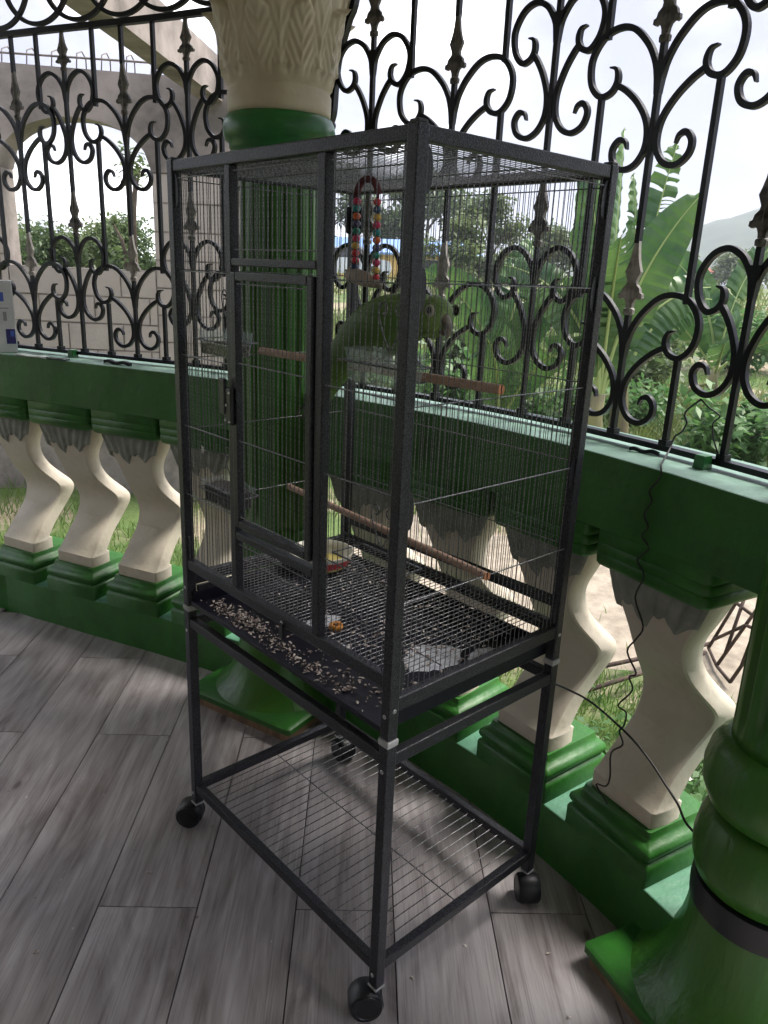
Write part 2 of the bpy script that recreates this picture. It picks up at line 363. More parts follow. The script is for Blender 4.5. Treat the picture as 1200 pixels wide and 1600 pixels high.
# ------------------------------------------------------------------ balustrades
def arcbox(t0, t1, r0, r1, z0, z1, n, mi=(0, 0), top_mi=0, jig=0.0):
    b = MB(); rs = []
    for i in range(n + 1):
        t = t0 + (t1 - t0) * i / n
        j = jig * mnoise.noise(Vector((t * 31, z0 * 7, 3))) if jig else 0
        rs.append([circ(t, r0 + j, z0), circ(t, r1, z0), circ(t, r1, z1), circ(t, r0 + j, z1)])
    n4 = 4; vs_ = [p for r in rs for p in r]; fs = []; mis = []
    for i in range(n):
        for q in range(4):
            k = (q + 1) % 4
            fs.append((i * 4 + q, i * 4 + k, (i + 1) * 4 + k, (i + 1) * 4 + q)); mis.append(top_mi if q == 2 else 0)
    fs.append((3, 2, 1, 0)); mis.append(0); fs.append(tuple(n * 4 + q for q in range(4))); mis.append(0)
    base = len(b.v); b.v += vs_; b.f += fs; b.mi += mis
    return b

ZB, ZP, ZC, ZBM, ZT = 0.158, 0.284, 0.872, 0.965, 1.14
def rfz(z):
    return float(np.interp(z, (.28, .326, .336, .40, .46, .52, .56, .60, .65, .70, .75, .80, .88), (.040, .040, .050, .098, .156, .194, .190, .152, .108, .080, .062, .052, .046)))
def wfz(z):
    return float(np.interp(z, (.28, .326, .336, .40, .46, .52, .55, .575, .60, .65, .70, .75, .80, .88), (.099, .099, .096, .090, .093, .108, .117, .113, .100, .082, .078, .086, .110, .139)))
def smooth_tab(f, z, h=0.013): return (f(z - 2 * h) + 2 * f(z - h) + 3 * f(z) + 2 * f(z + h) + f(z + 2 * h)) / 9
def baluster_mesh():
    b = MB(); rs = []
    zs = [ZP - 0.004, .30, .3245, .326, .3275, .336] + list(np.arange(.350, .872, .0125)) + [.8735]
    for z in zs:
        r = smooth_tab(rfz, z) if z > .36 else rfz(z); w = smooth_tab(wfz, z) if z > .36 else wfz(z)
        th = 0.082 - 0.012 * math.exp(-((z - .7) / .1) ** 2) + (0.02 if z < .33 else 0.02 * max(0, (z - .78) / .1))
        c = 0.006
        rs.append([(r, -w + c, z), (r, w - c, z), (r + c, w, z), (r + th * .5, w + .004, z), (r + th - c, w, z), (r + th, w - c, z), (r + th, -w + c, z), (r + th - c, -w, z), (r + th * .5, -w - .004, z), (r + c, -w, z)])
    b.rings(rs)
    return b.mesh('baluster_body', M_cream, True, 40)
def leaf_mesh():
    b = MB()
    def lobe(u):
        tri = lambda c, w: math.exp(-abs((u - c) / (w * .72)) ** 1.6)
        return 0.058 + 0.046 * tri(.21, .17) + 0.064 * tri(.63, .17) + 0.050 * tri(1.04, .17) + 0.014 * tri(.43, .06) + .014 * tri(.84, .06)
    rows = []
    nu, nv = 72, 12
    for i in range(nu + 1):
        u = i / nu; col = []
        for j in range(nv + 1):
            v = j / nv; z = .8715 - lobe(u) * v
            w = wfz(z) + .004; y = -w + 2 * w * u
            rib = 0.5 + 0.5 * math.cos(u * 2 * PI * 7 + .8 * math.sin(v * 4 + u * 5)); lump = mnoise.noise(Vector((u * 9, v * 4, 1)))
            h = (0.004 + 0.007 * rib + 0.003 * lump) * (1 - 0.25 * v)
            if j == nv: h = -0.004
            if i in (0, nu): h = -0.004
            col.append((rfz(z) - h, y, z))
        rows.append(col)
    b.rings(rows, cap=False, closed=False)
    return b.mesh('acanthus_leaf', M_leafgrey, True)
def stepped(prof, half, r0, r1, name, c):
    b = MB(); rs = []
    for (e, z) in prof:
        x0, x1, y0, y1 = r0 + e, r1 - e, -half + e, half - e
        rs.append([(x0, y0 + c, z), (x0 + c, y0, z), (x1 - c, y0, z), (x1, y0 + c, z), (x1, y1 - c, z), (x1 - c, y1, z), (x0 + c, y1, z), (x0, y1 - c, z)])
    b.rings(rs)
    return b.mesh(name, M_green, True, 50)
ped_prof = [(0.0, ZB - 0.002), (0, .168), (0, .206), (.003, .214), (.009, .218), (.009, .223), (.004, .229), (.001, .238), (.003, .247), (.012, .257), (.022, .262), (.025, .272), (.028, ZP)]
cap_prof = [(.016, ZC), (.006, .877), (.001, .885), (0, .905), (.002, .908), (0.0003, .911), (0, .930), (.002, .933), (0.0003, .936), (0, .950), (0, ZBM + .001)]
BAL = baluster_mesh(); LEAF = leaf_mesh(); PED = stepped(ped_prof, .134, 0.0, .262, 'pedestal', .005); CAPM = stepped(cap_prof, .159, 0.004, .262, 'cap_block', .013)

def balustrade(t0, t1, svals, label):
    th = thing('balustrade', label, 'balustrade', (*circ((t0 + t1) / 2, .13, 0)[:2], 0), group='balustrades of the round porch')
    inv = Matrix.Translation(th.location).inverted()
    def put(b, name, mats, **k):
        b.v = [tuple(Vector(p) - th.location) for p in b.v]
        return b.obj(name, mats, th, **k)
    nseg = 40
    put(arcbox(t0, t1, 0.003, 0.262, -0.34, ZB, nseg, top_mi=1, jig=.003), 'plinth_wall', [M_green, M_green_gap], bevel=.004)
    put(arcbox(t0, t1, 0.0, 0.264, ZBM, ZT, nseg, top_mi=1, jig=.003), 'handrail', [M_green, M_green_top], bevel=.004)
    for s in svals:
        t = s / RR; loc, rz = place(t, 0, 0)
        bo = inst(BAL, 'baluster', th, Vector(loc) - th.location, rz + random.uniform(-.01, .01))
        inst(LEAF, 'acanthus_leaf', bo); inst(PED, 'pedestal', bo); inst(CAPM, 'cap_block', bo)
    return th
balustrade(T2, T1, (-.515, -.175, .165, .505), 'green balustrade with cream balusters below the banana garden, right of the tall column')
balustrade(T1, T0, (1.214, 1.547, 1.88, 2.213), 'green balustrade with cream balusters below the block wall, left of the bird cage')

# ------------------------------------------------------------------ columns
def column(t, r, label):
    loc, rz = place(t, r, 0)
    th = thing('porch_column', label, 'column', loc, rz, 'porch columns')
    pb = MB(); h = .238
    def sq(hh, z, c): return [(-hh + c, -hh, z), (hh - c, -hh, z), (hh, -hh + c, z), (hh, hh - c, z), (hh - c, hh, z), (-hh + c, hh, z), (-hh, hh - c, z), (-hh, -hh + c, z)]
    pb.rings([sq(h, .028, .008), sq(h, .046, .008), sq(h - .006, .052, .01)])
    pb.obj('plinth', M_green, th, True, 40)
    sb = MB(); sb.rings([sq(h - .012, FZ, .004), sq(h - .012, .027, .004)]); sb.obj('skirting', M_woodstrip, th)
    bell = [(.232, .050), (.226, .056), (.205, .075), (.182, .105), (.163, .145), (.148, .19), (.140, .24), (.137, .29)]
    MB().lathe(bell, 64).obj('base_bell', M_green_col, th, True, 50)
    MB().lathe([(.128, .285), (.141, .287), (.143, .315), (.141, .348), (.128, .35)], 64).obj('strap', M_blackplastic, th, True, 40)
    MB().lathe([(.125, .35), (.142, .362), (.152, .395), (.154, .43), (.148, .47), (.138, .50), (.126, .515)], 64).obj('lower_torus', M_green_col, th, True)
    MB().lathe([(.120, .513), (.142, .53), (.157, .565), (.160, .60), (.153, .635), (.138, .66), (.12, .672)], 64).obj('upper_torus', M_green_col, th, True)
    NF = 16
    def flute(rr, z, a):
        k = max(0.0, math.cos(NF * a)) ** .6
        f = min(1, max(0, (z - .70) / .03)) * min(1, max(0, (1.83 - z) / .03))
        return rr - .013 * k * f
    MB().lathe([(.120, .66), (.120, .70), (.120, .73)] + [(.120 + .003 * math.sin((z - .73) / 1.1 * PI), z) for z in np.linspace(.75, 1.8, 12)] + [(.120, 1.83), (.120, 1.86)], 192, flute).obj('shaft', M_green_col, th, True)
    MB().lathe([(.118, 1.832), (.146, 1.842), (.150, 1.850), (.151, 1.862), (.160, 1.868), (.166, 1.882), (.168, 1.90), (.165, 1.918), (.157, 1.934), (.145, 1.940)], 72).obj('ring_torus', M_green_ring, th, True, 60)
    prof = [(.150, 1.935), (.152, 1.95), (.153, 1.995), (.149, 2.003), (.149, 2.010), (.156, 2.018), (.158, 2.03)] + [(.158 + .03 * ((z - 2.03) / .2) ** 1.4, z) for z in np.linspace(2.045, 2.24, 40)] + [(.195, 2.26), (.205, 2.30), (.218, 2.34), (.236, 2.365)]
    NL = 9
    def cap(rr, z, a):
        if z < 2.03: return rr
        s = a / (2 * PI) * NL; best = 0.003 * math.cos(2 * PI * s * 2)
        for off, z0, hh, wd, hgt in ((0, 2.032, 2.205, .44, .013), (.5, 2.05, 2.30, .30, .009)):
            u = (s - off + .5) % 1 - .5; zz = (z - z0) / (hh - z0)
            if 0 <= zz <= 1:
                w = wd * (math.sin(min(1, zz * .9 + .12) * PI) ** .55) * (1 - .15 * zz) * (1 + .10 * math.cos(zz * 7 * PI))
                if abs(u) < w:
                    e = 1 - (abs(u) / w) ** 2
                    vein = .5 + .5 * math.cos((zz * 4.2 - abs(u) * 6.0) * 2 * PI)
                    best = max(best, hgt * (e ** .4) * (.62 + .38 * vein) + .005 * math.exp(-(u / .035) ** 2) * (1 - zz) + (.034 if off == 0 else .022) * e ** .3 * max(0, (zz - .66) / .34) ** 1.8)
        return rr + best
    MB().lathe(prof, 288, cap).obj('capital', M_cap, th, True)
    ab = MB(); ab.rings([sq(.25, 2.365, .04), sq(.27, 2.39, .04), sq(.27, 2.43, .04)]); ab.obj('abacus', M_cap, th, True, 40)
    MB().lathe([(.17, 2.43), (.17, 2.985)], 40).obj('upper_post', M_cream, th, True, 40)
    return th
column(T1, .015, 'tall green fluted column with cream leaf capital, standing behind the bird cage')
column(T2, .085, 'dark green column base with black strap at the lower right, beside the last baluster')

# ------------------------------------------------------------------ iron grilles
RG = RR + 0.13
def bend(r, s, z):            # local piece coordinates: origin on the grille line
    a = s / RG; q = RG + r
    return (q * math.cos(a) - RG, q * math.sin(a), z)
def strip(pts, w, d, n=7, taper=None):
    P = catmull(pts, n); b = MB(); rs = []
    for i, p in enumerate(P):
        t = P[min(i + 1, len(P) - 1)] - P[max(i - 1, 0)]; t = t / (np.linalg.norm(t) + 1e-9); nn = np.array((-t[1], t[0]))
        f = i / (len(P) - 1); ww = w * (taper(f) if taper else 1)
        rs.append([bend(-d / 2, *(p + nn * ww / 2)), bend(d / 2, *(p + nn * ww / 2)), bend(d / 2, *(p - nn * ww / 2)), bend(-d / 2, *(p - nn * ww / 2))])
    b.rings(rs); return b
tap = lambda f: 1.0 if f < .86 else 1 - .75 * (f - .86) / .14
low_up = [(.006, -.02), (.018, .012), (.040, .045), (.078, .078), (.118, .088), (.160, .076), (.188, .036), (.184, -.014), (.156, -.044), (.126, -.040), (.111, -.018), (.116, .006), (.134, .012)]
low_dn = [(.112, -.026), (.082, -.042), (.048, -.070), (.022, -.105), (.013, -.140), (.018, -.172), (.040, -.198), (.072, -.204), (.098, -.186), (.103, -.160), (.088, -.142), (.070, -.146), (.063, -.162)]
high_up = [(.006, -.022), (.016, -.002), (.036, .022), (.070, .036), (.106, .022), (.130, -.018), (.124, -.062), (.100, -.090), (.076, -.085), (.064, -.066), (.068, -.044), (.084, -.038)]
high_dn = [(.066, -.076), (.052, -.092), (.034, -.120), (.018, -.158), (.013, -.190), (.018, -.222), (.038, -.250), (.068, -.262), (.098, -.250), (.110, -.222), (.098, -.202), (.080, -.204), (.072, -.220)]
def mir(p): return [(-a, b) for a, b in p]
SCROLL = {}
for nm, up, dn in (('low', low_up, low_dn), ('high', high_up, high_dn)):
    for sg, f in (('a', lambda p: p), ('b', mir)):
        SCROLL[nm + sg] = (strip(f(up), .0128, .012, 7, tap).mesh('scroll', M_iron), strip(f(dn), .0128, .0116, 7, tap).mesh('scroll', M_iron))
def spear_mesh():
    b = MB()
    def plate(outl, d):
        n = len(outl); f = [bend(-d, *p) for p in outl]; k = [bend(d, *p) for p in outl]
        b.add(f + k, [tuple(range(n)), tuple(reversed(range(n, 2 * n)))] + [(i, n + i, n + (i + 1) % n, (i + 1) % n) for i in range(n)])
    half = [(.0, -.002), (.012, -.002), (.013, .008), (.008, .012), (.0095, .022), (.013, .030), (.019, .034), (.026, .031), (.033, .035), (.032, .044), (.026, .046), (.023, .056), (.014, .064), (.0125, .072), (.017, .082), (.0215, .092), (.0165, .104), (.011, .122), (.0072, .146), (.0055, .168)]
    outl = half + [(-x, z) for x, z in reversed(half[1:])]
    plate(outl, .0045)
    b.lathe([(.008, -.004), (.0125, .002), (.0125, .010), (.007, .014), (.0075, .03), (.0075, .05), (.0065, .066), (.0065, .09), (.006, .12), (.0055, .165)], 10)
    return b.mesh('spear_tip', M_spear, True, 35)
SPEAR = spear_mesh()
SPEARL = SPEAR.copy(); SPEARL.materials[0] = mat('bare_spear', (0.40, 0.365, 0.34), 0.55, col2=(0.17, 0.15, 0.14), vscale=24, lo=.35, hi=.55, bump=0.4, bscale=90)
BARC = {}
def bar_mesh(L, w=.0125):
    k = round(L, 3)
    if k not in BARC:
        b = MB(); b.box(-w / 2, w / 2, -w / 2, w / 2, 0, L); BARC[k] = b.mesh('bar', M_iron)
    return BARC[k]
ZR = 1.158
def grille(t0, t1, slots, toprail, label, extra=None):
    th = thing('iron_grille', label, 'grille', (*circ((t0 + t1) / 2, .13, 0)[:2], ZT), group='wrought iron grilles on the handrail')
    def put(mesh, name, s, z):
        t = s / (RG); loc, rz = place(t, .13, z)
        return inst(mesh, name, th, Vector(loc) - th.location, rz)
    def arc(z0, z1, r0, r1, ta, tb, n=30):
        b = arcbox(ta, tb, r0, r1, z0, z1, n); b.v = [tuple(Vector(p) - th.location) for p in b.v]; return b
    arc(ZR - .007, ZR + .006, .13 - .0125, .13 + .0125, t0, t1).obj('bottom_rail', M_iron, th)
    if toprail: arc(toprail - .011, toprail + .008, .13 - .011, .13 + .011, t0, t1).obj('top_rail', M_iron, th)
    top = toprail - .011 if toprail else 2.75
    VL, VH = 1.404, 1.553; TIER = .558
    for kind, s in slots:
        if kind == 'plain':
            put(bar_mesh(1.356 - ZR - .006), 'bar', s, ZR + .006)
            put(bar_mesh(1.918 - 1.474), 'bar', s, 1.474)
            put(bar_mesh(top - 2.032), 'bar', s, 2.032)
            fb_ = MB(); fb_.box(-.011, .011, -.011, .011, 0, .012); put(fb_.mesh('bar_foot', M_iron), 'bar_foot', s, ZR + .006)
        else:
            V0 = VL if kind == 'low' else VH
            put(bar_mesh(V0 - .004 - ZR - .006), 'bar', s, ZR + .006)
            fb_ = MB(); fb_.box(-.011, .011, -.011, .011, 0, .012); put(fb_.mesh('bar_foot', M_iron), 'bar_foot', s, ZR + .006)
            for i in range(2):
                vz = V0 + TIER * i
                for sg in 'ab':
                    for me in SCROLL[kind + sg]: put(me, 'scroll', s, vz)
                kb = MB(); w0 = .02
                kb.rings([[bend(-.0065, -.007, -.06), bend(-.0065, .007, -.06), bend(.0065, .007, -.06), bend(.0065, -.007, -.06)], [bend(-.008, -.010, -.03), bend(-.008, .010, -.03), bend(.008, .010, -.03), bend(.008, -.010, -.03)], [bend(-.008, -.018, .004), bend(-.008, .018, .004), bend(.008, .018, .004), bend(.008, -.018, .004)]])
                put(kb.mesh('collar', M_iron), 'collar', s, vz)
                ztip = vz + .042 + .166
                ztop = (V0 + TIER - .02) if i == 0 else top
                sc = 1.0
                if i == 1 and ztip > top: sc = (top - vz - .044) / .166
                o = put(SPEARL if (kind == 'low' and i == 0) else SPEAR, 'spear_tip', s, vz + .042); o.scale = (1, 1, sc)
                if i == 0 or ztip < top - .01: put(bar_mesh(ztop - (ztip - .012)), 'bar', s, ztip - .012)
                put(bar_mesh(.05), 'bar', s, vz - .004)
    if extra: extra(th, put, arc)
    return th
SP = .1487
rs_ = [('low', -.291), ('plain', -.441), ('high', -.593), ('plain', -.142), ('high', .004), ('plain', .158), ('low', .318), ('plain', .468), ('high', .606), ('plain', -.735)]
def stile_right(th, put, arc):
    pts = [(0.02, ZT + .01), (.02, 1.80), (.012, 1.86), (.035, 1.90), (.03, 1.935), (.018, 1.97), (.012, 2.05), (.0, 2.12), (-.03, 2.20), (-.06, 2.3), (-.07, 2.75)]
    put(strip(pts, .022, .022, 6).mesh('stile', M_iron), 'stile', .735, 0)
    kb = MB(); kb.lathe([(.002, -.012), (.012, -.008), (.014, 0), (.012, .008), (.002, .012)], 10); put(kb.mesh('wall_anchor', M_iron, True), 'wall_anchor', .755, 1.93)
grille(T2 + .02, T1 - .035, rs_, None, 'black scroll grille against the sky and banana plants, right of the tall column', stile_right)
ls_ = [('high', 1.335), ('plain', 1.474), ('low', 1.612), ('plain', 1.742), ('high', 1.880), ('plain', 2.005), ('low', 2.128), ('plain', 2.262), ('high', 2.4), ('plain', 1.195), ('low', 1.07)]
def arches_left(th, put, arc):
    for k in range(8):
        s0 = 1.03 + .19 * k
        pts = [(.15 * math.cos(a) * 1.05, .15 * math.sin(a)) for a in np.linspace(PI * 1.02, PI * 1.98, 15)]
        put(strip(pts, .014, .013, 3).mesh('top_arch', M_iron), 'top_arch', s0, 2.455)
grille(T1 + .035, T0 - .02, ls_, 2.285, 'black scroll grille in front of the grey block arch, left of the tall column', arches_left)

# little feet under the rails, one thing each
for (s, r0, lab) in ((-.562, .105, 'small dark green block under the grille rail beside the twisted wire'), (1.925, .11, 'small dark green block under the grille rail near the white bottle')):
    loc, rz = place(s / RG, r0, ZT)
    b = MB(); b.rings([[(-.016, -.014, 0), (.016, -.014, 0), (.016, .014, 0), (-.016, .014, 0)], [(-.013, -.012, .03), (.013, -.012, .03), (.013, .012, .03), (-.013, .012, .03)]])
    o = b.obj('rail_block', M_green_ped, bevel=.002); o.location = loc; o.rotation_euler = (0, 0, rz); tag(o, lab, 'block', 'blocks under the grille rails')

# ------------------------------------------------------------------ bird cage on its rolling stand
W, D, S = .787, .5425, .0245
cage = thing('bird_cage', 'tall dark grey wire bird cage on a rolling stand with a lower wire shelf', 'bird cage', (0, 0, 0))
def cbox(name, x0, x1, y0, y1, z0, z1, mt=None, bv=.0025, parent=None):
    b = MB(); cx, cy, cz = (x0 + x1) / 2, (y0 + y1) / 2, (z0 + z1) / 2
    b.box(x0 - cx, x1 - cx, y0 - cy, y1 - cy, z0 - cz, z1 - cz)
    return b.obj(name, mt or M_hammer, parent or cage, bevel=bv, loc=(cx, cy, cz))
CORN = {'A': (0, W - S), 'B': (0, 0), 'C': (D - S, 0), 'D': (D - S, W - S)}
ZL, ZCL, ZTOP = .062, .672, 1.728
for k, (x, y) in CORN.items():
    cbox('post', x, x + S, y, y + S, ZCL, ZTOP)
    cbox('stand_leg', x, x + S, y, y + S, ZL + .004, ZCL - .014)
    cbox('leg_collar', x - .002, x + S + .002, y - .002, y + S + .002, ZCL - .0145, ZCL - .0005, M_greyplastic, .002)
    cbox('leg_collar', x - .0012, x + S + .0012, y - .0012, y + S + .0012, ZL - .001, ZL + .0035, M_greyplastic, .001)
    b = MB(); b.box(.002, S - .002, .002, S - .002, 0, .006); b.obj('post_cap', M_blackplastic, cage, bevel=.002, loc=(x, y, ZTOP - .001))
def rails(zf0, zf1, zs0, zs1, name, ins=.002):
    cbox(name, ins, S - ins, S, W - S, zf0, zf1); cbox(name, D - S + ins, D - ins, S, W - S, zf0, zf1)
    cbox(name, S, D - S, ins, S - ins, zs0, zs1); cbox(name, S, D - S, W - S + ins, W - ins, zs0, zs1)
rails(1.703, 1.7265, 1.703, 1.7265, 'top_rail')
cbox('bottom_rail', .002, S - .002, S, W - S, .776, .802); cbox('bottom_rail', D - S + .002, D - .002, S, W - S, .735, .760)
cbox('bottom_rail', D - S + .002, D - .002, S, W - S, .80, .822)
for y0 in (.002, W - S + .002): cbox('bottom_rail', S, D - S, y0, y0 + S - .004, .728, .757)
rails(.613, .638, .610, .637, 'stand_rail')
rails(.104, .1285, .104, .1285, 'shelf_rail')
# front dividers, crossbars, door
YL0, YL1, YR0, YR1 = .528, .549, .221, .244
cbox('divider', .001, .0215, YL0, YL1, .802, 1.703); cbox('divider', .001, .0215, YR0, YR1, .802, 1.703)
cbox('crossbar', .001, .0205, YR1, YL0, 1.513, 1.5285); cbox('crossbar', .001, .0205, YR1, YL0, .925, .943)
door = cbox('door', -.004, .012, YR1 + .004, YR1 + .022, .958, 1.502)
dm = door.location.copy()
def dbox(name, x0, x1, y0, y1, z0, z1, mt=None, bv=.002):
    o = cbox(name, x0, x1, y0, y1, z0, z1, mt, bv, door); o.location = o.location - dm; return o
dbox('door_stile', -.004, .012, YL0 - .021, YL0 - .003, .958, 1.502)
dbox('door_rail', -.004, .012, YR1 + .022, YL0 - .021, 1.485, 1.502); dbox('door_rail', -.004, .012, YR1 + .022, YL0 - .021, .958, .975)
# latch
lt = cbox('latch', -.015, -.0045, .512, .540, 1.188, 1.268, M_blackplastic, .004)
b = MB(); b.box(-.004, .004, -.012, .010, -.02, .055); b.obj('latch_slide', M_blackplastic, lt, bevel=.002, loc=(-.004, .020, .002))
def screw(parent, loc, axis='x', r=.0045):
    b = MB(); b.lathe([(r, 0), (r, .0012), (r * .7, .0024), (r * .35, .0022), (r * .3, .0012)], 14)
    o = b.obj('screw', M_screw, parent, True, 40); o.location = loc
    o.rotation_euler = (0, -PI / 2, 0) if axis == 'x' else (PI / 2, 0, 0)
    return o
for dy, dz in ((-.008, .03), (-.008, -.032), (.008, -.030), (.004, .002)): screw(lt, (-.0053, dy, dz), 'x', .0032)
for k, (x, y) in CORN.items():
    if k in 'AB':
        screw(cage, (x - .0002, y + S / 2, .722)); screw(cage, (x - .0002, y + S / 2, .601)); screw(cage, (x - .0002, y + S / 2, .098))
    if k in 'BC': screw(cage, (x + S / 2, y - .0002, .735), 'y')
screw(cage, (.0018, .3485, .786)); 
b = MB(); b.box(-.004, .002, -.006, .006, -.035, 0); b.obj('tray_latch', M_blackplastic, cage, bevel=.001, loc=(-.0015, .343, .786))
# rounded hinge plates on the inner edges of the posts
def gusset(x, y, z, axis, sg, h=.034):
    b = MB(); n = 12; o0 = []
    for i in range(n + 1):
        a = -PI / 2 + PI * i / n; o0.append((.015 * math.cos(a) ** .6 if math.cos(a) > 1e-6 else 0, h * math.sin(a)))
    vs_ = []
    for d in (-.0012, .0012):
        for (u, w) in o0: vs_.append((sg * u, d, w) if axis == 'x' else (d, sg * u, w))
    m_ = len(o0)
    b.add(vs_, [tuple(range(m_)), tuple(reversed(range(m_, 2 * m_)))] + [(i, (i + 1) % m_, m_ + (i + 1) % m_, m_ + i) for i in range(m_)])
    b.obj('hinge_plate', M_hammer, cage, loc=(x, y, z))
for z in (1.664, 1.49, 1.12, .80):
    gusset(S, .006, z, 'x', 1); gusset(D - S, .006, z, 'x', -1)
for z in (1.664, .83): gusset(.006, W - S, z, 'y', -1)
gusset(D - .006, W - S, 1.64, 'y', -1); gusset(D - S, W - .006, 1.64, 'x', -1)
# vertical wires, one object each, sharing a mesh per length
WM = {}
def wire_mesh(L, ax, r=.00085):
    k = (round(L, 4), ax, r)
    if k not in WM:
        b = MB(); e = {'x': (L, 0, 0), 'y': (0, L, 0), 'z': (0, 0, L)}[ax]
        b.tube([(0, 0, 0), e], r, 6, cap=False); WM[k] = b.mesh('wire', M_wire, True)
    return WM[k]
PITCH = .0146
def wires_along(y0, y1, z0, z1, fixed, ax, parent=cage, off=Vector((0, 0, 0))):
    n = max(1, round((y1 - y0) / PITCH))
    for i in range(1, n):
        q = y0 + (y1 - y0) * i / n + random.uniform(-.0006, .0006)
        p = Vector((fixed, q, z0)) if ax == 'y' else Vector((q, fixed, z0))
        inst(wire_mesh(z1 - z0, 'z'), 'wire', parent, p - off)
def hwires(zs, y0, y1, fixed, ax, parent=cage, off=Vector((0, 0, 0)), r=.0014):
    for z in zs:
        p = Vector((fixed, y0, z)) if ax == 'y' else Vector((y0, fixed, z))
        inst(wire_mesh(y1 - y0, ax, r), 'cross_wire', parent, p - off)
HZ = (1.498, 1.312, 1.146, .975)
fx = .011
wires_along(S, YR0, .80, 1.705, fx, 'y'); hwires((1.69,) + HZ, S, YR0, fx - .003, 'y')
wires_along(YL1, W - S, .80, 1.705, fx, 'y'); hwires((1.69,) + HZ, YL1, W - S, fx - .003, 'y')
wires_along(YR1, YL0, 1.527, 1.705, fx, 'y'); hwires((1.692, 1.545), YR1, YL0, fx - .003, 'y')
wires_along(YR1, YL0, .80, .927, fx, 'y'); hwires((.912,), YR1, YL0, fx - .003, 'y')
wires_along(YR1 + .021, YL0 - .02, .974, 1.487, .004, 'y', door, dm); hwires((1.479, 1.32, 1.155, .983), YR1 + .021, YL0 - .02, .001, 'y', door, dm)
wires_along(S, D - S, .755, 1.705, .010, 'x'); hwires((1.69, 1.500, 1.302, 1.132, .946), S, D - S, .007, 'x')
wires_along(S, W - S, .76, 1.705, D - .011, 'y'); hwires((1.688, 1.50, 1.31, 1.14, .95), S, W - S, D - .008, 'y')
wires_along(S, D - S, .755, 1.705, W - .010, 'x'); hwires((1.69, 1.500, 1.302, 1.132, .946), S, D - S, W - .007, 'x')
# roof, grate and shelf wires: joined
def wirepack(name, z, y0, y1, x0, x1, pitch, crossx, r=.00105, r2=.0015):
    b = MB(); n = round((y1 - y0) / pitch)
    for i in range(1, n):
        y = y0 + (y1 - y0) * i / n; b.tube([(x0, y, z), (x1, y, z)], r, 5, cap=False)
    for x in crossx: b.tube([(x, y0, z - r - r2), (x, y1, z - r - r2)], r2, 5, cap=False)
    return b
tag(wirepack('roof', 1.708, S, W - S, S, D - S, .0146, (.05, .19, .35, .49)).obj('roof_wires', M_wire, cage, True), kind='stuff')
gb = wirepack('grate', .774, S, W - S, S - .004, D - S + .004, .0146, (.05, .16, .27, .38, .49))
for x in (.028, D - .028): gb.box(x - .003, x + .003, S, W - S, .768, .774)
tag(gb.obj('floor_grate', M_wire, cage, True), kind='stuff')
for i in range(1, 28):
    inst(wire_mesh(D - 2 * S, 'x', .0013), 'shelf_wire', cage, (S, S + (W - 2 * S) * i / 28, .118))
inst(wire_mesh(W - 2 * S, 'y', .0016), 'shelf_cross_wire', cage, (.27, S, .1148))
# tray
tb = MB(); x0, x1, y0, y1 = .006, D - .012, S + .003, W - S - .003
tb.box(x0, x1, y0, y1, .676, .681)
tb.box(x0, x0 + .006, y0, y1, .681, .688); tb.box(x1 - .006, x1, y0, y1, .681, .71)
tb.box(x0 + .006, x1 - .006, y0, y0 + .006, .681, .712); tb.box(x0 + .006, x1 - .006, y1 - .006, y1, .681, .712)
tray = tb.obj('tray', M_tray, cage, bevel=.0015)
for y0_ in (S + .001, W - S - .009):
    cbox('tray_runner', S, D - S, y0_, y0_ + .008, .7125, .728, None, .001)
# pale droppings and paper in the tray, flat splashes
for (sx, sy, rx, ry) in ((.29, .17, .075, .055), (.40, .10, .05, .035), (.21, .47, .05, .03), (.15, .33, .03, .02)):
    b = MB(); n = 26
    pts = [(sx + rx * math.cos(2 * PI * i / n) * (1 + .35 * mnoise.noise(Vector((i * .9, sx * 9, 0)))), sy + ry * math.sin(2 * PI * i / n) * (1 + .35 * mnoise.noise(Vector((i * .9, sy * 9, 5)))), .6818) for i in range(n)]
    b.add([(sx, sy, .6826)] + pts, [(0, i + 1, (i + 1) % n + 1) for i in range(n)])
    tag(b.obj('droppings', M_droppings), {0: 'largest pale dropping stain in the tray near the right post', 1: 'small pale dropping stain at the right back corner of the tray', 2: 'pale dropping stain in the tray under the food bowl', 3: 'smallest pale dropping stain near the tray centre'}[[.29, .40, .21, .15].index(sx)], 'dropping', 'droppings in the cage tray')
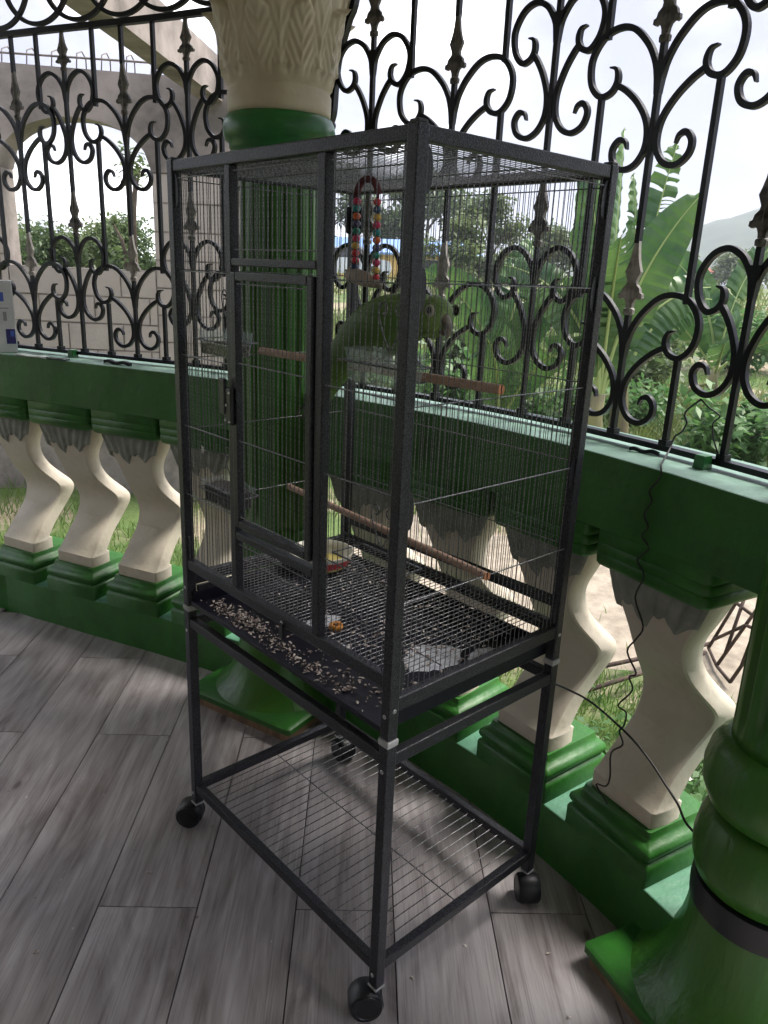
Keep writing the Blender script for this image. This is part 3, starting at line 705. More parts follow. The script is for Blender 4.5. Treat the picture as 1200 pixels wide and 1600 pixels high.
# seed husks
def husks(n, fn, name, label, mt=None):
    b = MB()
    for i in range(n):
        x, y, z = fn(); L = random.choice((.0022, .003, .004, .0055, .0075)) * random.uniform(.8, 1.2); w = L * random.uniform(.3, .55); a = random.uniform(0, 2 * PI); tl = random.uniform(-.5, .5)
        ux, uy = math.cos(a), math.sin(a); h = random.uniform(.0008, .0022)
        P = [(-L, 0, 0), (-.3 * L, -w, h), (.5 * L, -w * .8, h), (L, 0, 0), (.5 * L, w * .8, h), (-.3 * L, w, h), (0, 0, h * 2.2)]
        Q = [(x + p[0] * ux - p[1] * uy, y + p[0] * uy + p[1] * ux, z + p[2] + p[0] * tl * .3 + .001) for p in P]
        b.add(Q, [(i_, (i_ + 1) % 6, 6) for i_ in range(6)])
    return tag(b.obj(name, mt or M_husk), label, 'seed husks', kind='stuff')
def fr_husk():
    t = random.random()
    if t < .62:
        c = random.choice(((.055, .70), (.05, .66), (.06, .62), (.045, .585), (.06, .55), (.05, .50), (.07, .585))); y = random.gauss(c[1], .018); x = max(.02, random.gauss(c[0], .014))
    elif t < .9:
        c = random.choice(((.04, .44), (.05, .41), (.035, .355), (.05, .30), (.04, .25), (.045, .19))); y = random.gauss(c[1], .013); x = max(.018, random.gauss(c[0], .012))
    else: y = random.uniform(.03, .7); x = random.uniform(.02, .12)
    return x, y, .6815 + (random.uniform(0, .009) if t < .62 else random.uniform(0, .003))
M_darkhusk = mat('dark_husk', (.05, .042, .04), .7, var=.5, vscale=80)
husks(260, fr_husk, 'seed_husks', 'dark seed husks mixed among the pale ones along the front of the cage tray', M_darkhusk)
husks(430, fr_husk, 'seed_husks', 'pale seed husks scattered along the front of the cage tray')
husks(520, lambda: (random.uniform(.05, .5), abs(random.gauss(.22, .16)) + .035, .6822), 'seed_husks', 'pale seed husks lying in the tray below the floor grate')
husks(110, lambda: (random.uniform(.04, .45), random.uniform(.04, .55), .776), 'seed_husks', 'few seed husks caught on top of the cage floor grate')
husks(70, lambda: (random.uniform(-.5, .75), random.uniform(-.3, 1.3), FZ + .0005), 'floor_crumbs', 'few seed crumbs dropped on the floor around the cage stand')
# casters
def caster(k, ang):
    x, y = CORN[k]
    c = MB().lathe([(.0055, .050), (.0055, .0695)], 10).obj('caster', M_blackplastic, cage, True, 40, loc=(x + S / 2, y + S / 2, FZ))
    c.rotation_euler = (0, 0, ang)
    off, R_ = .022, .0335
    for sg in (-1, 1):
        b = MB(); b.lathe([(.004, 0), (.018, .0), (R_ - .001, .002), (R_, .006), (R_, .019), (R_ - .0012, .0225), (.025, .024), (.0235, .0225), (.004, .0225)], 36)
        o = b.obj('wheel', M_blackplastic, c, True, 35); o.location = (off, sg * .005, R_); o.rotation_euler = (-sg * PI / 2, 0, 0)
    hb_ = MB(); rs = []
    for i in range(19):
        a = -.55 + (PI + .75) * i / 18; ca, sa = math.cos(a), math.sin(a)
        rs.append([(off + rr * ca, yy, R_ + rr * sa) for rr, yy in ((R_ + .0015, -.0245), (R_ + .0035, -.021), (R_ + .0040, 0), (R_ + .0035, .021), (R_ + .0015, .0245))])
    hb_.rings(rs, cap=False, closed=False); hb_.obj('hood', M_blackplastic, c, True, 35)
    nb = MB(); nb.lathe([(.014, .040), (.0135, .056), (.010, .061), (.006, .0625)], 16); nb.obj('swivel_neck', M_blackplastic, c, True, 40)
for k, a in (('A', 2.35), ('B', 2.55), ('C', -2.25), ('D', -1.7)): caster(k, a)

# ------------------------------------------------------------------ things in the cage
def dowel(pts, r, label):
    th = MB().tube(pts, r, 16, cap=False).obj('perch', M_wood, None, True)
    tag(th, label, 'perch', 'wooden perches in the cage')
    for e, f in ((0, 1), (-1, -2)):
        p = Vector(pts[e]); q = Vector(pts[f]); ax = (p - q).normalized(); a = ax.orthogonal().normalized(); b_ = ax.cross(a)
        b = MB()
        for side in (-1, 1):
            sl = Vector((0, 0, 1)).cross(ax).normalized() if True else a
            up = Vector((0, 0, 1))
            n = 10; o0 = []
            for i in range(n + 1):
                an = -PI / 2 + PI * i / n
                o0.append(p + sl * side * (.0016 + (r - .0016) * math.cos(an)) + up * (r * math.sin(an)) * .985 + ax * .0004)
            c0 = p + sl * side * .0016
            b.add([c0] + o0, [(0, i + 1, i + 2) for i in range(n)])
        b.obj('end_face', M_woodend, th)
    return th
dowel([(.236, .775, 1.311), (.24, .4, 1.314), (.248, .0035, 1.317)], .0095, 'upper wooden perch that the green parrot stands on')
dowel([(.325, .775, .939), (.29, .4, .942), (.254, .0035, .946)], .0085, 'lower wooden perch above the cage floor')

# parrot ---------------------------------------------------------------
M_feather = leafmat('parrot_green', (0.070, 0.145, 0.022), (0.095, 0.18, 0.030), 0.0, 0.6, 14)
M_feather2 = leafmat('parrot_wing', (0.052, 0.120, 0.020), (0.075, 0.15, 0.026), 0.0, 0.6, 14)
M_head = leafmat('parrot_head', (0.09, 0.16, 0.04), (0.15, 0.23, 0.06), 0.0, 0.55, 80)
M_beak = mat('parrot_beak', (0.22, 0.19, 0.16), 0.35, col2=(0.10, 0.085, 0.08), vscale=60)
M_eye = mat('parrot_eye', (0.01, 0.008, 0.006), 0.08)
M_eyering = mat('eye_ring', (0.30, 0.29, 0.25), 0.6)
M_foot = mat('parrot_foot', (0.25, 0.22, 0.21), 0.7)
M_tailf = leafmat('parrot_tail', (0.02, 0.04, 0.018), (0.05, 0.085, 0.03), 0.0, 0.5, 60)
for M_ in (M_feather, M_feather2, M_head):
    nt_ = M_.node_tree; vo_ = nt_.nodes.new('ShaderNodeTexVoronoi'); vo_.inputs['Scale'].default_value = 95 if M_ is not M_head else 170
    tc_ = nt_.nodes.new('ShaderNodeTexCoord'); mp_ = nt_.nodes.new('ShaderNodeMapping'); mp_.inputs['Scale'].default_value = (1, .55, .8); nt_.links.new(tc_.outputs['Object'], mp_.inputs['Vector']); nt_.links.new(mp_.outputs['Vector'], vo_.inputs['Vector'])
    bp_ = nt_.nodes.new('ShaderNodeBump'); bp_.inputs['Strength'].default_value = .35; bp_.inputs['Distance'].default_value = .004; bp_.invert = True; nt_.links.new(vo_.outputs['Distance'], bp_.inputs['Height']); nt_.links.new(bp_.outputs['Normal'], nt_.nodes['Principled BSDF'].inputs['Normal'])
par = thing('parrot', 'green parrot on the upper perch, head lowered toward the right', 'parrot', (.25, .33, 1.318))
def skin_chain(name, nodes, mt, parent, off, subdiv=2):
    me = bpy.data.meshes.new(name)
    me.from_pydata([tuple(Vector(n[0]) - off) for n in nodes], [(i, i + 1) for i in range(len(nodes) - 1)], [])
    o = bpy.data.objects.new(name, me); link(o, parent)
    md = o.modifiers.new('skin', 'SKIN')
    for i, n in enumerate(nodes):
        me.skin_vertices[0].data[i].radius = (n[1], n[2] if len(n) > 2 else n[1])
    me.skin_vertices[0].data[len(nodes) // 2].use_root = True
    md.use_smooth_shade = True
    s = o.modifiers.new('sub', 'SUBSURF'); s.levels = subdiv; s.render_levels = subdiv
    me.materials.append(mt); return o
PO = Vector(par.location)
ring_prof = [((.262, .565, 1.19), .006, .006), ((.260, .545, 1.225), .016, .012), ((.258, .50, 1.285), .026, .022), ((.256, .455, 1.335), .040, .038), ((.253, .40, 1.372), .054, .052), ((.25, .345, 1.398), .061, .060), ((.249, .295, 1.415), .058, .058), ((.248, .255, 1.428), .049, .049), ((.246, .222, 1.436), .042, .042), ((.242, .198, 1.434), .036, .036), ((.24, .182, 1.428), .024, .026)]
bm_ = MB(); rs = []
P_ = catmull([n[0] for n in ring_prof], 5); RA = np.interp(np.linspace(0, len(ring_prof) - 1, len(P_)), range(len(ring_prof)), [n[1] for n in ring_prof]); RB = np.interp(np.linspace(0, len(ring_prof) - 1, len(P_)), range(len(ring_prof)), [n[2] for n in ring_prof])
for i, p in enumerate(P_):
    t = P_[min(i + 1, len(P_) - 1)] - P_[max(i - 1, 0)]; t /= np.linalg.norm(t)
    a = np.array((1.0, 0, 0)); a = a - t * a.dot(t); a /= np.linalg.norm(a); bb = np.cross(t, a)
    rs.append([tuple(p - np.array(PO) + a * RA[i] * math.cos(2 * PI * j / 28) + bb * RB[i] * math.sin(2 * PI * j / 28)) for j in range(28)])
bm_.rings(rs); body = bm_.obj('body', M_feather, par, True)
# feather scales over back and wings: overlapping small plates
def feather_patch(name, cols, rows, fn, mt, L, wd):
    b = MB()
    for i in range(rows):
        for j in range(cols):
            p, d, nrm = fn((i + .5) / rows, (j + (.5 if i % 2 else 0)) / cols)
            s_ = d.cross(nrm).normalized(); k = random.uniform(.9, 1.1)
            Q = [p - s_ * wd * .6, p + s_ * wd * .6, p + d * L * .6 * k + s_ * wd + nrm * .0016, p + d * L * k + nrm * .0022, p + d * L * .6 * k - s_ * wd + nrm * .0016, p + d * L * .45 + nrm * .0032]
            b.add(Q, [(0, 1, 5), (1, 2, 5), (2, 3, 5), (3, 4, 5), (4, 0, 5)])
    return b.obj(name, mt, par, True)
def on_body(u, v, lift, a0, a1, f0, f1):
    f = f1 + (f0 - f1) * u; i = int(f * (len(P_) - 1)); i = min(max(i, 1), len(P_) - 2)
    t = P_[i + 1] - P_[i - 1]; t /= np.linalg.norm(t); a = np.array((1.0, 0, 0)); a = a - t * a.dot(t); a /= np.linalg.norm(a); bb = np.cross(t, a)
    an = a0 + (a1 - a0) * v
    nrm = a * math.cos(an) + bb * math.sin(an)
    p = P_[i] + (a * RA[i] * math.cos(an) + bb * RB[i] * math.sin(an)) + nrm * lift
    return Vector(p) - PO, -Vector(t), Vector(nrm)
def wing(sg):
    nodes = [(.0, .24, 1.445)]
    b = MB(); nU, nV = 26, 10; rows = []
    for i in range(nU + 1):
        u = i / nU; f = .78 - .62 * u; col = []
        for j in range(nV + 1):
            v = j / nV
            a_c = PI if sg < 0 else 0
            half = (1.0 - .35 * u) * (.35 + .65 * math.sin(min(1, (u * 1.1 + .05)) * PI) ** .6)
            an = a_c + sg * (-.25) * 0 + (v - .5) * 2 * half
            p, d, n = on_body((f - 0) / 1.0, 0, 0, an, an, 1, 0)
            edge = 1 - max(abs(v - .5) * 2, abs(u - .5) * 1.9) ** 6
            col.append(tuple(p + n * (.001 + .006 * max(0, edge))))
        rows.append(col)
    b.rings(rows, cap=False, closed=False)
    return b.obj('wing', M_feather2, par, True)
wing(-1); wing(1)
feather_patch('feathers', 22, 30, lambda u, v: on_body(u, v, .0005, 0, 2 * PI, .12, .74), M_feather, .017, .0075)
for k in range(6):
    d = Vector((.008 * (k - 2.5) / 2.5, .10 + .012 * abs(k - 2.5), -.125 + .008 * abs(k - 2.5))); p = Vector((.257 + .004 * (k - 2.5), .50, 1.275)) - PO
    s_ = Vector((1, 0, 0)); b = MB(); w = .009
    b.rings([[tuple(p - s_ * w * q), tuple(p + Vector((0, .002, .003)) + d * 0), tuple(p + s_ * w * q), tuple(p - Vector((0, .002, .003)))] if False else [tuple(p + d * f - s_ * w * q), tuple(p + d * f + Vector((0, .001, .0022))), tuple(p + d * f + s_ * w * q), tuple(p + d * f - Vector((0, .001, .0022)))] for f, q in ((0, .8), (.5, 1.1), (.85, .9), (1.0, .3))])
    b.obj('tail_feather', M_tailf, par, True)
hd = MB(); hd.lathe([(.002, -.043)] + [(.043 * math.cos(a), .043 * math.sin(a)) for a in np.linspace(-1.4, 1.4, 15)] + [(.002, .043)], 28)
head = hd.obj('head', M_head, par, True); head.location = Vector((.246, .190, 1.434)) - PO; head.scale = (.9, 1.1, .95); head.rotation_euler = (-.3, 0, 0)
for nm, chain in (('upper_beak', [(.241, .166, 1.440), (.240, .147, 1.431), (.240, .138, 1.412), (.241, .143, 1.396)]), ('lower_beak', [(.243, .168, 1.418), (.242, .156, 1.408), (.242, .150, 1.402)])):
    rr = [.0125, .0105, .0065, .0015] if nm == 'upper_beak' else [.009, .007, .003]
    Pb = catmull([tuple(Vector(c) - PO) for c in chain], 4); Rb = list(np.interp(np.linspace(0, len(rr) - 1, len(Pb)), range(len(rr)), rr))
    MB().tube(Pb, Rb, 14).obj(nm, M_beak, par, True)
for sx in (-1, 1):
    e = MB(); e.lathe([(.0005, -.007)] + [(.007 * math.cos(a), .007 * math.sin(a)) for a in np.linspace(-1.3, 1.3, 9)] + [(.0005, .007)], 16)
    eo = e.obj('eye', M_eye, par, True); eo.location = Vector((.246 + sx * .0345, .162, 1.448)) - PO
    r_ = MB(); n = 20
    r_.rings([[(a_ * math.cos(2 * PI * i / n), a_ * math.sin(2 * PI * i / n), z_) for i in range(n)] for a_, z_ in ((.006, .0), (.0075, .002), (.0105, .001), (.0115, -.003))], cap=False)
    ro = r_.obj('eye_ring', M_eyering, eo, True); ro.rotation_euler = (0, sx * PI / 2, 0); ro.location = (sx * .003, 0, 0)
for sx in (-1, 1):
    lg = MB().tube([tuple(Vector(c) - PO) for c in ((.248 + sx * .024, .345, 1.355), (.247 + sx * .02, .335, 1.338), (.246 + sx * .014, .33, 1.328))], [.016, .010, .007], 10).obj('leg', M_foot, par, True)
    for k, dy in enumerate((-.016, -.006, .006, .016)):
        c = Vector((.2425, .33 + dy + sx * .0, 1.3155)); pts = []
        for i in range(7):
            a = (2.4 - i * .42) if k < 2 else (.75 + i * .42)
            pts.append(tuple(c + Vector((math.cos(a) * .0135, dy * .2 * i / 6, math.sin(a) * .0135)) + Vector((sx * .003, sx * .022, 0)) - PO))
        MB().tube(pts, [.0035, .0045, .004, .0042, .0036, .003, .001], 8).obj('toe', M_foot, par, True)

# swing with coloured beads ------------------------------------------------
sw = thing('bead_swing', 'hanging bird swing of coloured wooden beads with a tapered wooden perch', 'bird swing', (.27, .42, 1.69))
so = Vector(sw.location)
BEADC = [(.55, .03, .06), (.03, .06, .16), (.62, .38, .06), (.50, .02, .10), (.02, .22, .24), (.65, .12, .03), (.05, .05, .14), (.02, .25, .20), (.58, .04, .14), (.62, .42, .10), (.55, .03, .05)]
BM = [mat('bead_paint', c, .3) for c in BEADC]
bead = MB(); bead.lathe([(.0015, -.0075)] + [(.0088 * math.cos(a), .0078 * math.sin(a)) for a in np.linspace(-1.2, 1.2, 8)] + [(.0015, .0075)], 14)
bmeshes = [bead.mesh('bead', mm, True) for mm in BM]
M_rope = mat('dark_red_rope', (.10, .02, .03), .8, bump=.5, bscale=200)
ends = []
arch = [(.27, .424 + .0335 * math.cos(a), 1.668 + .03 * math.sin(a)) for a in np.linspace(PI, 0, 13)]
path = [(.27, .3855, 1.492), (.27, .3885, 1.58)] + arch + [(.27, .456, 1.58), (.27, .4545, 1.503)]
MB().tube([tuple(Vector(p) - so) for p in path], .0036, 8).obj('rope', M_rope, sw, True)
MB().tube([tuple(Vector(p) - so) for p in arch], .0075, 10).obj('arch_sleeve', M_rope, sw, True)
for side in (0, 1):
    for k in range(11):
        z = 1.652 - k * .0150 + (.004 if side else 0)
        y = (.4565 - .0 * k) if side else (.3905 - .0003 * k)
        inst(random.choice(bmeshes) if k > 10 else bmeshes[(k + 3 * side) % 11], 'bead', sw, Vector((.27 + random.uniform(-.001, .001), y, z)) - so, random.uniform(0, 3))
M_swp = mat('swing_perch_wood', (.36, .29, .25), .7, var=.3, vscale=40)
MB().tube([tuple(Vector(p) - so) for p in ((.27, .478, 1.506), (.27, .47, 1.506), (.27, .42, 1.497), (.27, .372, 1.487), (.27, .366, 1.486))], [.006, .0175, .016, .0075, .002], 16).obj('perch_bar', M_swp, sw, True)
MB().tube([tuple(Vector(p) - so) for p in ((.27, .424, 1.694), (.27, .424, 1.715))], .0016, 6).obj('hook', M_wire, sw, True)

# food bowl ---------------------------------------------------------------
M_by = mat('bowl_yellow', (.60, .50, .16), .35, var=.15, vscale=20); M_br = mat('bowl_red', (.50, .06, .07), .35); M_bw = mat('bowl_white', (.62, .60, .52), .35); M_bo = mat('bowl_tan', (.60, .36, .16), .4)
bw = thing('food_bowl', 'yellow, red and white bird bowl on the cage floor behind the door', 'bowl', (.285, .578, .7755)); bw.scale = (.86, .86, .86)
MB().lathe([(.052, 0), (.070, .006), (.084, .018)], 48, cap=True).obj('bowl_base', M_by, bw, True)
MB().lathe([(.084, .018), (.0905, .032), (.0935, .041)], 48, cap=False).obj('red_band', M_br, bw, True)
MB().lathe([(.0935, .041), (.096, .052), (.0965, .0545), (.094, .0545), (.088, .036), (.07, .014), (.04, .008), (.001, .007)], 48, cap=False).obj('bowl_rim', M_bw, bw, True)
# small orange fruit slice
og = thing('fruit_slice', 'small orange dried fruit slice on the cage floor grate', 'fruit', (.088, .269, .7765))
M_fr = mat('fruit_flesh', (.62, .30, .06), .4, col2=(.35, .12, .02), vscale=150, lo=.4, hi=.6); M_fr2 = mat('fruit_core', (.12, .05, .02), .6)
MB().lathe([(.002, 0), (.0135, .001), (.016, .006), (.0145, .012), (.009, .0095), (.002, .009)], 24, lambda r, z, a: r * (1 + .10 * math.sin(3 * a) + .06 * math.sin(7 * a))).obj('flesh', M_fr, og, True)
for k in range(3): MB().lathe([(.0005, 0), (.0022, .001), (.0025, .003), (.0005, .0045)], 8).obj('pip', M_fr2, og, True, loc=(.004 * math.cos(k * 2.1), .004 * math.sin(k * 2.1), .0085))

# clear feeder cups in wire holders ----------------------------------------
def cupmat():
    M = bpy.data.materials.new('clear_cup'); M.use_nodes = True; nt = M.node_tree; nt.nodes.remove(nt.nodes['Principled BSDF'])
    tr = nt.nodes.new('ShaderNodeBsdfTransparent'); tr.inputs['Color'].default_value = (.93, .95, .95, 1)
    gl = nt.nodes.new('ShaderNodeBsdfGlossy'); gl.inputs['Roughness'].default_value = .22; gl.inputs['Color'].default_value = (.8, .82, .85, 1)
    mx = nt.nodes.new('ShaderNodeMixShader'); mx.inputs[0].default_value = .10
    df = nt.nodes.new('ShaderNodeBsdfTranslucent'); df.inputs['Color'].default_value = (.8, .82, .85, 1); m2_ = nt.nodes.new('ShaderNodeMixShader'); m2_.inputs[0].default_value = .5; nt.links.new(gl.outputs[0], m2_.inputs[1]); nt.links.new(df.outputs[0], m2_.inputs[2]); gl = m2_
    nt.links.new(tr.outputs[0], mx.inputs[1]); nt.links.new(gl.outputs[0], mx.inputs[2]); nt.links.new(mx.outputs[0], nt.nodes['Material Output'].inputs['Surface'])
    return M
M_cup = cupmat()
M_seed = mat('seed_mix', (.33, .29, .26), .8, col2=(.07, .06, .06), vscale=160, lo=.42, hi=.58, bump=1.0, bscale=160)
M_cupdark = mat('dark_seed', (.10, .085, .08), .8, col2=(.03, .025, .025), vscale=140, lo=.42, hi=.58, bump=1.0, bscale=140)
def heart(th, zoff, ax):
    for sg in (-1, 1):
        P = [(0, 0), (sg * .018, .030), (sg * .032, .062), (sg * .030, .080), (sg * .019, .086), (sg * .011, .076), (sg * .015, .066), (sg * .022, .067)]
        pts = [(0.012, p[0], p[1] + zoff) if ax == 'y' else (p[0], 0.012, p[1] + zoff) for p in catmull(P, 5)]
        MB().tube(pts, .0016, 6).obj('wire_heart', M_wire, th, True)
def cup(x0, x1, y0, y1, z0, z1, label, seedm, fill=.5, hz=None, plate=True):
    th = thing('feeder_cup', label, 'feeder cup', ((x0 + x1) / 2, (y0 + y1) / 2, z0), group='clear feeder cups inside the cage')
    hx, hy, h = (x1 - x0) / 2, (y1 - y0) / 2, z1 - z0
    def rr(sx, sy, z, c=.008): return [(-sx + c, -sy, z), (sx - c, -sy, z), (sx, -sy + c, z), (sx, sy - c, z), (sx - c, sy, z), (-sx + c, sy, z), (-sx, sy - c, z), (-sx, -sy + c, z)]
    b = MB(); b.rings([rr(.001, .001, .002, .0003), rr(hx * .86, hy * .9, 0), rr(hx * .97, hy * .97, h * .9), rr(hx * 1.04, hy * 1.03, h * .92), rr(hx * 1.04, hy * 1.03, h), rr(hx * .98, hy * .98, h), rr(hx * .95, hy * .955, h * .9), rr(hx * .84, hy * .88, .003), rr(.001, .001, .004, .0003)], cap=False)
    b.obj('cup', M_cup, th, True, 35)
    if fill:
        s_ = MB(); s_.rings([rr(hx * .82, hy * .86, .004), rr(hx * .88, hy * .90, h * fill)]); s_.obj('seed', seedm, th, True, 40)
    zb = h * .62
    loop = [(hx * 1.06 * a, hy * 1.06 * b_, zb) for a, b_ in ((-1, -1), (1, -1), (1, 1), (-1, 1), (-1, -1))]
    MB().tube(loop, .0018, 6).obj('wire_loop', M_wire, th, True)
    heart(th, h + .002 if hz is None else hz, 'y')
    return th
cup(.03, .10, .045, .205, 1.322, 1.382, 'clear feeder cup below the parrot, in the right front panel', M_seed, 0.0, .055)
cup(.03, .10, .59, .735, 1.315, 1.372, 'clear feeder cup with grey seed, upper one in the left front panel', M_seed, .5, .06)
cup(.03, .10, .59, .735, .962, 1.015, 'feeder cup with dark seed, lower one in the left front panel', M_cupdark, .8, .05)
fh = thing('feeder_holder', 'empty wire feeder holder with heart curls, low in the right front panel', 'feeder holder', (.065, .125, .985))
MB().tube([(-.04, -.085, 0), (.04, -.085, 0), (.04, .085, 0), (-.04, .085, 0), (-.04, -.085, 0)], .0018, 6).obj('wire_loop', M_wire, fh, True)
heart(fh, .02, 'y')
fl = thing('white_flower_clip', 'tiny white flower ornament on the left front wires above the lower feeder cup', 'ornament', (.016, .69, 1.098))
for k in range(6):
    a = k * PI / 3; b = MB(); b.rings([[(0, -.001, -.001), (.001, 0, 0), (0, .001, .001)], [(-.002, .006 * math.cos(a) - .002 * math.sin(a), .006 * math.sin(a) + .002 * math.cos(a)), (0, .007 * math.cos(a), .007 * math.sin(a)), (-.002, .006 * math.cos(a) + .002 * math.sin(a), .006 * math.sin(a) - .002 * math.cos(a))], [(-.001, .011 * math.cos(a), .011 * math.sin(a)), (0, .0112 * math.cos(a), .0112 * math.sin(a)), (-.001, .011 * math.cos(a), .011 * math.sin(a) + .0005)]])
    b.obj('petal', M_petal, fl, True)

# ------------------------------------------------------------------ small things on the handrail
M_white = mat('white_carton', (.72, .73, .77), .45, var=.08, vscale=12); M_blue = mat('blue_print', (.035, .03, .20), .5); M_blue2 = mat('bright_blue_print', (.07, .13, .55), .5); M_greyp = mat('grey_print', (.34, .34, .37), .5)
M_tape = mat('clear_tape', (.62, .70, .68), .3); M_darktape = mat('dark_tape', (.03, .045, .04), .45)
loc, rz = place(.5765, .058, ZT)
ct = thing('white_carton', 'white carton with blue printed blocks standing on the handrail at the left edge', 'carton', loc, math.atan2(CP.y - loc[1], CP.x - loc[0]))
b = MB(); b.box(-.035, .045, -.036, .05, 0, .28); b.obj('carton_body', M_white, ct, bevel=.003)
for (y0, y1, z0, z1, mm) in ((.012, .046, .035, .093, M_blue), (-.03, .016, .20, .235, M_blue2), (-.02, .03, .172, .176, M_greyp), (.008, .021, .125, .16, M_greyp), (.028, .042, .064, .086, M_blue2)):
    b = MB(); b.box(.0452, .0458 if mm is not M_blue2 or z0 > .1 else .0462, y0, y1, z0, z1); b.obj('print_block', mm, ct)
def flatstrip(name, t0, r0_, t1, r1_, w, th_, mt, label, cat, group):
    p, q = Vector(circ(t0, r0_, ZT + .002)), Vector(circ(t1, r1_, ZT + .002)); d = (q - p); L = d.length
    b = MB(); n = 8
    b.rings([[(-L / 2 + L * i / n, -w / 2, th_ * .3 * math.sin(i * 1.3)), (-L / 2 + L * i / n, w / 2, th_ * .3 * math.sin(i * 1.3)), (-L / 2 + L * i / n, w / 2, th_ + th_ * .3 * math.sin(i * 1.3)), (-L / 2 + L * i / n, -w / 2, th_ + th_ * .3 * math.sin(i * 1.3))] for i in range(n + 1)])
    o = b.obj(name, mt); o.location = (p + q) / 2; o.rotation_euler = (0, 0, math.atan2(d.y, d.x)); return tag(o, label, cat, group)
flatstrip('tape_strip', .545, .012, .500, .010, .035, .004, M_tape, 'pale clear tape strip on the handrail beside the white carton', 'tape', 'strips lying on the handrails')
flatstrip('tape_strip', .505, .012, .476, .012, .030, .004, M_darktape, 'short dark tape strip on the handrail, next to the pale tape', 'tape', 'strips lying on the handrails')
flatstrip('metal_strip', .434, .045, .402, .045, .016, .012, M_iron, 'black metal strip lying on the left handrail near the cage', 'metal strip', 'strips lying on the handrails')
flatstrip('metal_strip', -.096, .088, -.113, .112, .008, .008, M_iron, 'thin black metal stick on the right handrail by the twisted wire', 'metal strip', 'strips lying on the handrails')

# wires hanging over the right balustrade
M_cable = mat('black_cable', (.012, .012, .013), .5)
def gpt(s, z, r=.118): return circ(s / RG, r, z)
tw = [gpt(-.523, 1.282), gpt(-.489, 1.248), gpt(-.497, 1.226), gpt(-.487, 1.203), gpt(-.472, 1.190), circ(-.1225, .095, 1.165), circ(-.131, .03, 1.150)]
tw += [circ(t, r, z) for (t, z, r) in [(-.1375, 1.150, -.006)] + [(a, zz, (-.009 if zz > .97 else -.0 + .004 * math.sin(zz * 40))) for a, zz in [(-.1385, 1.127), (-.1325, 1.092), (-.1355, 1.073), (-.1315, 1.039), (-.1356, 1.014), (-.1319, .991), (-.1359, .964), (-.1299, .931), (-.137, .903), (-.1316, .842), (-.1409, .787), (-.138, .751), (-.1325, .71), (-.1404, .668), (-.1361, .65), (-.1405, .625), (-.1324, .571), (-.1389, .564), (-.1377, .526), (-.1349, .503), (-.1394, .478), (-.1326, .441), (-.1333, .373), (-.1309, .34), (-.1236, .327), (-.1356, .302)]]]
o = MB().tube(catmull(tw, 4), .0022, 6).obj('twisted_wire', M_cable, None, True); tag(o, 'black twisted wire hanging from the grille scroll down past the large baluster', 'wire', 'black wires by the balustrade')
o = MB().tube(catmull([gpt(-.523, 1.282), gpt(-.545, 1.268), gpt(-.575, 1.255), gpt(-.562, 1.236), gpt(-.570, 1.205), gpt(-.592, 1.168)], 5), .0018, 6).obj('twisted_wire', M_cable, None, True); tag(o, 'short black wire end bent down to the grille rail, right of the twisted wire', 'wire', 'black wires by the balustrade')
o = MB().tube(catmull([(D + .002, .01, .600), (.585, .0, .576)] + [circ(t, -.012, z) for t, z in ((-.1122, .542), (-.135, .529), (-.1518, .514), (-.1655, .492), (-.1755, .470), (-.187, .445), (-.1956, .416))] + [circ(-.206, .03, .37)], 5), .0028, 6).obj('straight_wire', M_cable, None, True); tag(o, 'black wire running from the cage leg across the baluster to the column base', 'wire', 'black wires by the balustrade')

# ------------------------------------------------------------------ outside: ground, neighbour building, plants
gA = Vector((.680, .733, 0)); rA = Vector((.733, -.680, 0))
def PT(Dp, lat, z): return Vector((CP.x, CP.y, 0)) + gA * Dp + rA * lat + Vector((0, 0, z))
def gz(x, y):
    d = Vector((x - CP.x, y - CP.y, 0)); fw = d.dot(gA); rr = d.length
    k = min(1, max(0, (rr - 11) / 26)); k = k * k * (3 - 2 * k)
    q = math.hypot(x - CX, y - CY) - RR
    w = min(1, max(0, (q - .3) / 1.5))
    return -.36 + 1.55 * k + w * .05 * mnoise.noise(Vector((x * .7, y * .7, 0))) + w * .25 * mnoise.noise(Vector((x * .09, y * .09, 4))) * min(1, rr / 12)
def groundmat():
    M = bpy.data.materials.new('lawn_soil'); M.use_nodes = True; nt = M.node_tree; N = nt.nodes; L = nt.links; b = N['Principled BSDF']; b.inputs['Roughness'].default_value = .95
    t = N.new('ShaderNodeTexCoord')
    def nz(s, d): 
        n = N.new('ShaderNodeTexNoise'); n.inputs['Scale'].default_value = s; n.inputs['Detail'].default_value = d; n.inputs['Roughness'].default_value = .65; L.new(t.outputs['Object'], n.inputs['Vector']); return n
    def rp(n, p0, c0, p1, c1):
        r = N.new('ShaderNodeValToRGB'); r.color_ramp.elements[0].position = p0; r.color_ramp.elements[0].color = (*c0, 1); r.color_ramp.elements[1].position = p1; r.color_ramp.elements[1].color = (*c1, 1); L.new(n.outputs['Fac'], r.inputs['Fac']); return r
    g1 = rp(nz(3.5, 8), .35, (.055, .105, .025), .65, (.13, .19, .055)); d1 = rp(nz(14, 8), .3, (.26, .20, .135), .7, (.42, .355, .27)); mk = rp(nz(.55, 7), .48, (0, 0, 0), .60, (1, 1, 1))
    m = N.new('ShaderNodeMix'); m.data_type = 'RGBA'; L.new(mk.outputs['Color'], m.inputs['Factor']); L.new(g1.outputs['Color'], m.inputs['A']); L.new(d1.outputs['Color'], m.inputs['B']); L.new(m.outputs['Result'], b.inputs['Base Color'])
    bp = N.new('ShaderNodeBump'); bp.inputs['Strength'].default_value = .8; bp.inputs['Distance'].default_value = .03; L.new(nz(22, 8).outputs['Fac'], bp.inputs['Height']); L.new(bp.outputs['Normal'], b.inputs['Normal'])
    return M
